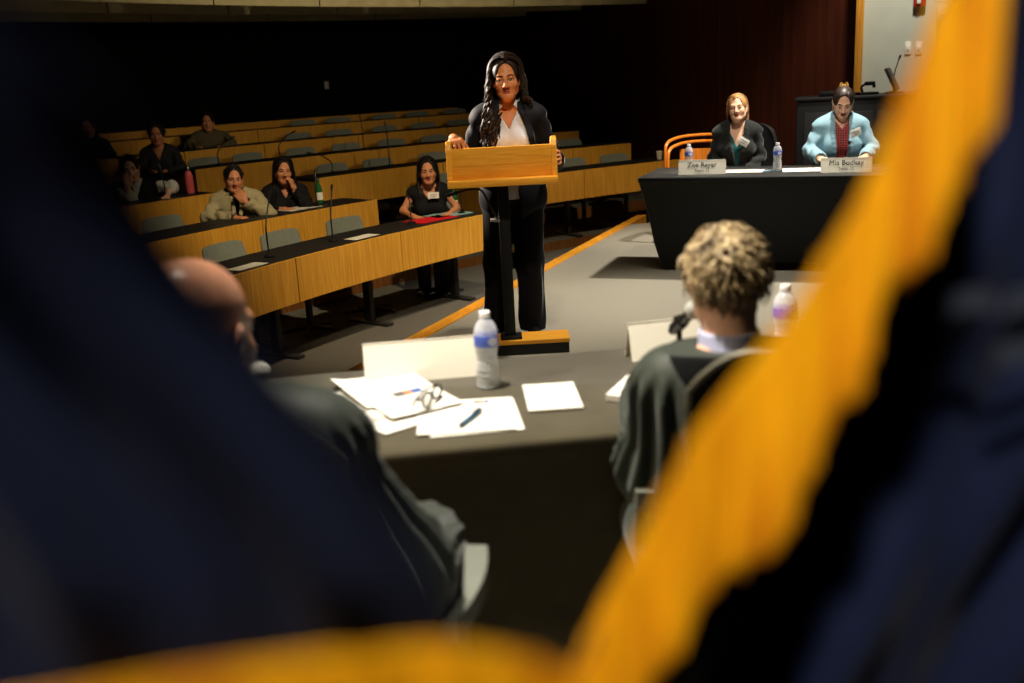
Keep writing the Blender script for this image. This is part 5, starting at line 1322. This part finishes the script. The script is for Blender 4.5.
def people_rows():
    # person in the grey jacket, chin on hand
    def cl(root, J):
        top_cloth(root, J, MATS['cloth_charcoal'], 'undershirt', .004, False, .009, sleeve=0, fold=.0)
        N = J['neck'][2]; ow = lambda Z: float(np.interp(Z, [.5, .75, N-.12, N, N+.05], [.004, .006, .012, .035, .05]))
        top_cloth(root, J, MATS['jacket_beige'], 'jacket', .027, False, .008, openw=ow, lapel=.010, fold=.0045, seed=41, crew=.068, armw=1.0, puff=.008)
        S = Sdf(J['neck']-.14, J['neck']+.12, .006)
        for q in (-1, 1): S.box(J['neck']+V(q*.060, -.045, .012), (.030, .045, .012), .01, roty(q*.5) @ rotz(q*.3), .01)
        mesh_from('jacket_collar', [S.mesh()], [MATS['jacket_beige']], root)
    audience('person in a pale grey jacket resting chin on hand at the second row desk', 'B', 143.65, 1.19, 'skin_warm', lambda r, H, J: short_hair(r, H, MATS['hair_black'], seed=7, grow=1.06, n=170, ln=.05), cl,
             arms=dict(el=(.27, -.20, .76), wl=(.075, -.215, .890), er=(-.26, -.12, .76), wr=(-.02, -.33, .765)), head=dict(yaw=.15, pitch=.06, roll=.10, c=(-.005, -.06, 1.078)), fem=False, sh=.165,
             hands=(('l', (-.55, .1, .75), (-.3, .9, .2), (.9, 1.1, .8)), ('r', (.8, -.5, 0), (0, 0, -1), (.3, .4, .3))), rz=.22)
    def cl(root, J): top_cloth(root, J, MATS['cloth_black'], 'sweater', .014, True, .008, fold=.006, seed=43, vneck=(.055, .12))
    audience('person with long dark hair in black resting cheek on hand at the second row desk', 'B', 140.85, 1.205, 'skin_warm', long_straight('hair_black', .36, 12), cl,
             arms=dict(el=(.20, -.22, .76), wl=(.085, -.15, .925), er=(-.22, -.16, .76), wr=(-.02, -.33, .765)), head=dict(yaw=.20, pitch=.05, roll=.12, c=(.0, -.06, 1.09)),
             hands=(('l', (-.25, .15, .9), (-.8, .3, .1), (.7, .9, .7)), ('r', (.8, -.5, 0), (0, 0, -1), (.3, .4, .3))), rz=.18)
    def cl(root, J):
        top_cloth(root, J, MATS['cloth_black'], 'sleeveless_top', .012, True, .008, sleeve=0, fold=.004, seed=44, vneck=(.085, .13), crew=.078)
        badge(root, V(.035, -.150, .935), rotx(-.15), (.10, .055))
    audience('woman in a black sleeveless top with a badge at the front row desk', 'A', 137.3, 1.255, 'skin_warm', long_straight('hair_black', .36, 13), cl,
             arms=dict(el=(.245, -.06, .80), wl=(.14, -.28, .765), er=(-.245, -.06, .80), wr=(-.14, -.28, .765)), head=dict(yaw=.0, pitch=.03, roll=-.03, c=(.0, -.055, 1.143)),
             hands=(('l', (-.5, -.7, -.1), (0, 0, -1), (.3, .4, .3)), ('r', (.5, -.7, -.1), (0, 0, -1), (.3, .4, .3))), rz=.08)
    def cl(root, J):
        top_cloth(root, J, MATS['cloth_white'], 'white_shirt', .012, False, .009, sleeve=.55, fold=.006, seed=45, puff=.012)
        top_cloth(root, J, MATS['cloth_black'], 'vest', .022, False, .009, sleeve=0, fold=.003, seed=46, vneck=(.05, .12))
    audience('person in white short sleeves and dark vest, hand at face, at far left', 'C', 144.45, 1.15, 'skin_fair', lambda r, H, J: short_hair(r, H, MATS['hair_dark_brown'], seed=17, grow=1.13, n=120, face=(0, -.09, -.05, .062, .075, .085)), cl,
             arms=dict(el=(.31, -.10, .84), wl=(.26, -.28, .765), er=(-.05, -.24, .765), wr=(-.07, -.16, .90)), head=dict(yaw=.05, pitch=.12, roll=-.12, c=(-.03, -.07, 1.038)), fem=False, sh=.165,
             hands=(('r', (.2, .15, .9), (.3, .8, .1), (.7, .9, .7)), ('l', (-.1, -.8, -.1), (0, 0, -1), (.3, .4, .3))), rz=.30)
    def cl(root, J): top_cloth(root, J, MATS['cloth_charcoal'], 'dark_top', .014, True, .010, fold=.004, seed=47, vneck=(.06, .14))
    audience('person with tousled dark hair in a dark V-neck, in shade on the fourth tier', 'D', 139.7, 1.25, 'skin_warm', lambda r, H, J: short_hair(r, H, MATS['hair_black'], seed=27, grow=1.2, n=120, ln=.07), cl,
             arms=dict(el=(.22, -.14, .78), wl=(.04, -.34, .765), er=(-.22, -.14, .78), wr=(-.04, -.34, .765)), h=.011, rz=.25)
    def cl(root, J): top_cloth(root, J, MATS['cloth_black'], 'dark_top', .014, True, .010, fold=.004, seed=48)
    audience('dim figure with long dark hair in black at the far left of the tiers', 'E', 140.2, 1.22, 'skin_warm', long_straight('hair_black', .30, 14), cl,
             arms=dict(el=(.22, -.14, .78), wl=(.04, -.34, .765), er=(-.22, -.14, .78), wr=(-.04, -.34, .765)), h=.011, rz=.25)
    def cl(root, J): top_cloth(root, J, MATS['cloth_olive'], 'olive_shirt', .016, False, .010, fold=.005, seed=49)
    audience('broad person in an olive shirt with short dark hair on the fifth tier', 'E', 134.3, 1.18, 'skin_warm', lambda r, H, J: short_hair(r, H, MATS['hair_black'], seed=37, grow=1.1), cl,
             arms=dict(el=(.27, -.12, .80), wl=(.10, -.34, .765), er=(-.27, -.12, .80), wr=(-.10, -.34, .765)), fem=False, sh=.18, h=.011, rz=.25)
# ------------------------------------------------------------------ flags close to the camera
mat('flag_navy', (5, 14, 42), .85, .2, noise=.08, nscale=60, bump=.03, bscale=900, sheen=.04)
mat('fringe_gold', (248, 176, 10), .6, .3, nscale=70, stretch=(1, 1, .10), rgb2=(212, 128, 6))
mat('flag_white', (44, 48, 60), .8, .2, noise=.05, nscale=60)
def polyline(P):
    P = np.array(P, float); s = np.concatenate([[0], np.cumsum(np.linalg.norm(np.diff(P, axis=0), axis=1))]); s /= s[-1]
    return lambda t: np.array([np.interp(t, s, P[:, i]) for i in range(3)])
def fringe(root, hem, n, L, r, seed, tapew=.006, Lvar=.010, freq=17, out=V(0, -1, 0)):
    rg = np.random.default_rng(seed); mb = MB()
    for i in range(n):
        t = (i+.5)/n+rg.normal()*.2/n; a = hem(np.clip(t, 0, 1))+rg.normal(size=3)*V(.0012, .0016, .0005)
        l = L+Lvar*math.sin(t*freq)+Lvar*.55*math.sin(t*freq*2.7+1)+rg.normal()*.002
        sw = V(.004*math.sin(t*freq*1.3), .003*math.sin(t*40), 0)
        pts = [a, a+V(0, 0, -l*.3)+sw*.2, a+V(0, 0, -l*.7)+sw*.7, a+V(0, 0, -l*.95)+sw, a+V(0, 0, -l)+sw]
        mb.tube(pts, [r, r, r*1.05, r*1.1, r*.5], 6)
    mb.build('fringe', MATS['fringe_gold'], root)
    mb = MB(); mb.grid(lambda u, v: hem(u)+V(0, -.0025, (v-.5)*tapew*2), 40, 2, .002); mb.build('hem_tape', MATS['fringe_gold'], root)
def flags():
    # fold whose gold fringe runs from upper right down to the bottom centre
    HR = polyline([(.229, .470, 1.639), (.210, .460, 1.619), (.196, .455, 1.594), (.180, .450, 1.553), (.160, .445, 1.508), (.127, .440, 1.456), (.085, .435, 1.406), (.040, .430, 1.326), (.017, .425, 1.282), (-.008, .420, 1.235), (-.03, .42, 1.19)])
    root = thing('flag', 'navy flag with heavy gold fringe sweeping down from the upper right corner', 'flag', (0, 0, 0))
    def cl(u, v):
        h = HR(v); w = u*.42
        return (h[0]+w*(1-.12*v), h[1]+.085*min(1, u*9)+.06*u+.010*math.sin(u*21+v*5+.6)+.006*math.sin(u*43-v*7), h[2]+.05*u-.10*u*u)
    mb = MB(); mb.grid(cl, 60, 40, .0012); cloth = mb.build('cloth', MATS['flag_navy'], root)
    fringe(root, HR, 420, .088, .0019, 3)
    def mark(x0, x1, z0, z1, y):
        mb = MB(); mb.grid(lambda u, v: (x0+(x1-x0)*u, y, z0+(z1-z0)*v+.004*math.sin(u*3)), 6, 3, .001); return mb.build('lettering', MATS['flag_white'], cloth)
    mark(.229, .254, 1.437, 1.449, .505); mark(.258, .310, 1.436, 1.449, .505); mark(.256, .312, 1.408, 1.421, .505)
    # nearer fold at the left with a fringed lower hem
    root = thing('flag', 'blurred navy flag fold filling the left side, gold fringe along its bottom hem', 'flag', (0, 0, 0))
    E_ = polyline([(-0.107, 0.2, 1.599), (-0.099, 0.203, 1.591), (-0.089, 0.207, 1.582), (-0.082, 0.212, 1.572), (-0.08, 0.217, 1.562), (-0.079, 0.224, 1.55), (-0.075, 0.232, 1.535), (-0.067, 0.241, 1.515), (-0.056, 0.25, 1.493), (-0.046, 0.258, 1.472), (-0.036, 0.266, 1.45), (-0.026, 0.275, 1.422), (-0.023, 0.285, 1.396), (-0.024, 0.292, 1.380)])
    HL = polyline([(-.026, .300, 1.380), (-.063, .280, 1.388), (-.097, .260, 1.396), (-.129, .240, 1.402), (-.161, .230, 1.403), (-.22, .22, 1.404)])
    HL2 = polyline([(.023, .330, 1.350), (.011, .325, 1.361), (-.003, .315, 1.374), (-.026, .300, 1.389), (-.063, .280, 1.400), (-.097, .260, 1.409), (-.129, .240, 1.416), (-.161, .230, 1.418), (-.22, .22, 1.42)])
    LT = polyline([(-0.107, 0.2, 1.599), (-.16, .19, 1.625), (-.24, .18, 1.64)])
    def cl2(u, v):
        a = E_(v); b = LT(u); d = HL(u); c = LT(0)
        left = V(-.24, .18, 1.64)*(1-v)+V(-.22, .22, 1.42)*v
        p = (1-u)*a+u*left+(1-v)*b+v*d-((1-u)*(1-v)*c+u*(1-v)*LT(1)+(1-u)*v*HL(0)+u*v*HL(1))
        # folds run along the free edge
        f = .006*math.sin(u*19+v*2.2)+.004*math.sin(u*37+1.5-v*3)
        return (p[0], p[1]+f*min(1, u*5)*min(1, (1-v)*5)+.006*v, p[2])
    mb = MB(); mb.grid(cl2, 60, 40, .0010); mb.build('cloth', MATS['flag_navy'], root)
    HF = lambda t: HL2(t)+V(0, -.008, .0025-.004*t)
    fringe(root, HF, 300, .085, .0016, 5, .004, .006, 9)
speaker()
panelist_dark()
panelist_blue()
judge_curly()
judge_bald()
people_rows()
flags()
# ------------------------------------------------------------------ camera
cd = bpy.data.cameras.new('camera'); cam = bpy.data.objects.new('camera', cd); COL.objects.link(cam); SC.camera = cam
cam.location = (0, 0, 1.573)
cd.lens = 35.0; cd.sensor_width = 36.0; cd.sensor_fit = 'HORIZONTAL'; cd.clip_start = .02
pitch, roll = .2622, -.0537
M = Matrix.Rotation(PI/2-pitch, 4, 'X') @ Matrix.Rotation(roll, 4, 'Z')
cam.rotation_euler = M.to_euler()
cd.dof.use_dof = True; cd.dof.focus_distance = 6.0; cd.dof.aperture_fstop = 2.0
# ------------------------------------------------------------------ light
wd = bpy.data.worlds.new('world'); SC.world = wd; wd.use_nodes = True
wd.node_tree.nodes['Background'].inputs[0].default_value = (1, .9, .75, 1); wd.node_tree.nodes['Background'].inputs[1].default_value = .007
def spot(loc, tgt, e, deg, col=(1, .93, .80), blend=.6, size=.12):
    l = bpy.data.lights.new('stage_or_fill_lamp', 'SPOT'); o = bpy.data.objects.new('stage_or_fill_lamp', l); COL.objects.link(o)  # makes the stage spots and also a few added fill lights
    o.location = loc; l.energy = e; l.spot_size = math.radians(deg); l.spot_blend = blend; l.color = col; l.shadow_soft_size = size
    o.rotation_euler = (Vector(tgt)-Vector(loc)).to_track_quat('-Z', 'Y').to_euler(); return o
WARM = (1, .80, .52); NEUT = (1, .93, .80)
spot((-.6, 2.36, 4.05), (.10, 2.42, .75), 1150, 50, NEUT, .6)        # over the near table
spot((-.3, -.75, 3.4), (.03, .40, 1.45), 380, 25, NEUT, .6)         # overhead just behind the camera
spot((.3, 2.9, 4.1), (.02, 5.75, 1.15), 440, 30, (1, .85, .60), .7)          # front key on the speaker
spot((-3.6, 8.1, 3.0), (-.02, 5.9, 1.25), 9000, 17, (1, .88, .74), .6)  # from the left, behind
spot((2.9, 8.05, 4.15), (2.1, 7.9, .6), 1150, 66, NEUT)                # over the black table
spot((1.8, 5.6, 4.1), (2.2, 8.1, 1.05), 340, 36, NEUT)              # front light on the two women
spot((1.3, 5.6, 4.1), (1.2, 6.0, 0), 520, 52, NEUT)                 # on the floor between
spot((3.7, 8.6, 4.1), (4.2, 9.6, 1.6), 430, 70, (1, .96, .86))      # on the pale wall
spot((.1, 5.3, 4.1), (-1.3, 7.6, .3), 760, 50, WARM, .9)            # spill over the front rows
spot((1.8, 6.2, 3.7), (-2.2, 10.6, 2.7), 190, 62, WARM, 1.0)        # added fill with no fixture behind it, toward the tiers and ceiling boards
spot((1.7, 7.2, 4.1), (.9, 10.4, .5), 420, 44, WARM, .9)           # added fill to brighten the desks behind the lectern's right side
spot((-2.5, 1.3, 3.3), (.1, 1.9, 1.05), 170, 40, WARM, .8)          # low side lamp on the judges
spot((2.2, 5.6, 2.25), (-2.2, 12.5, 2.9), 300, 62, WARM, 1.0)       # low added fill, not a real fixture, reaching under the ceiling boards
vs = SC.view_settings; vs.view_transform = 'Standard'; vs.look = 'None'; vs.exposure = 0; vs.gamma = 1; vs.use_curve_mapping = False
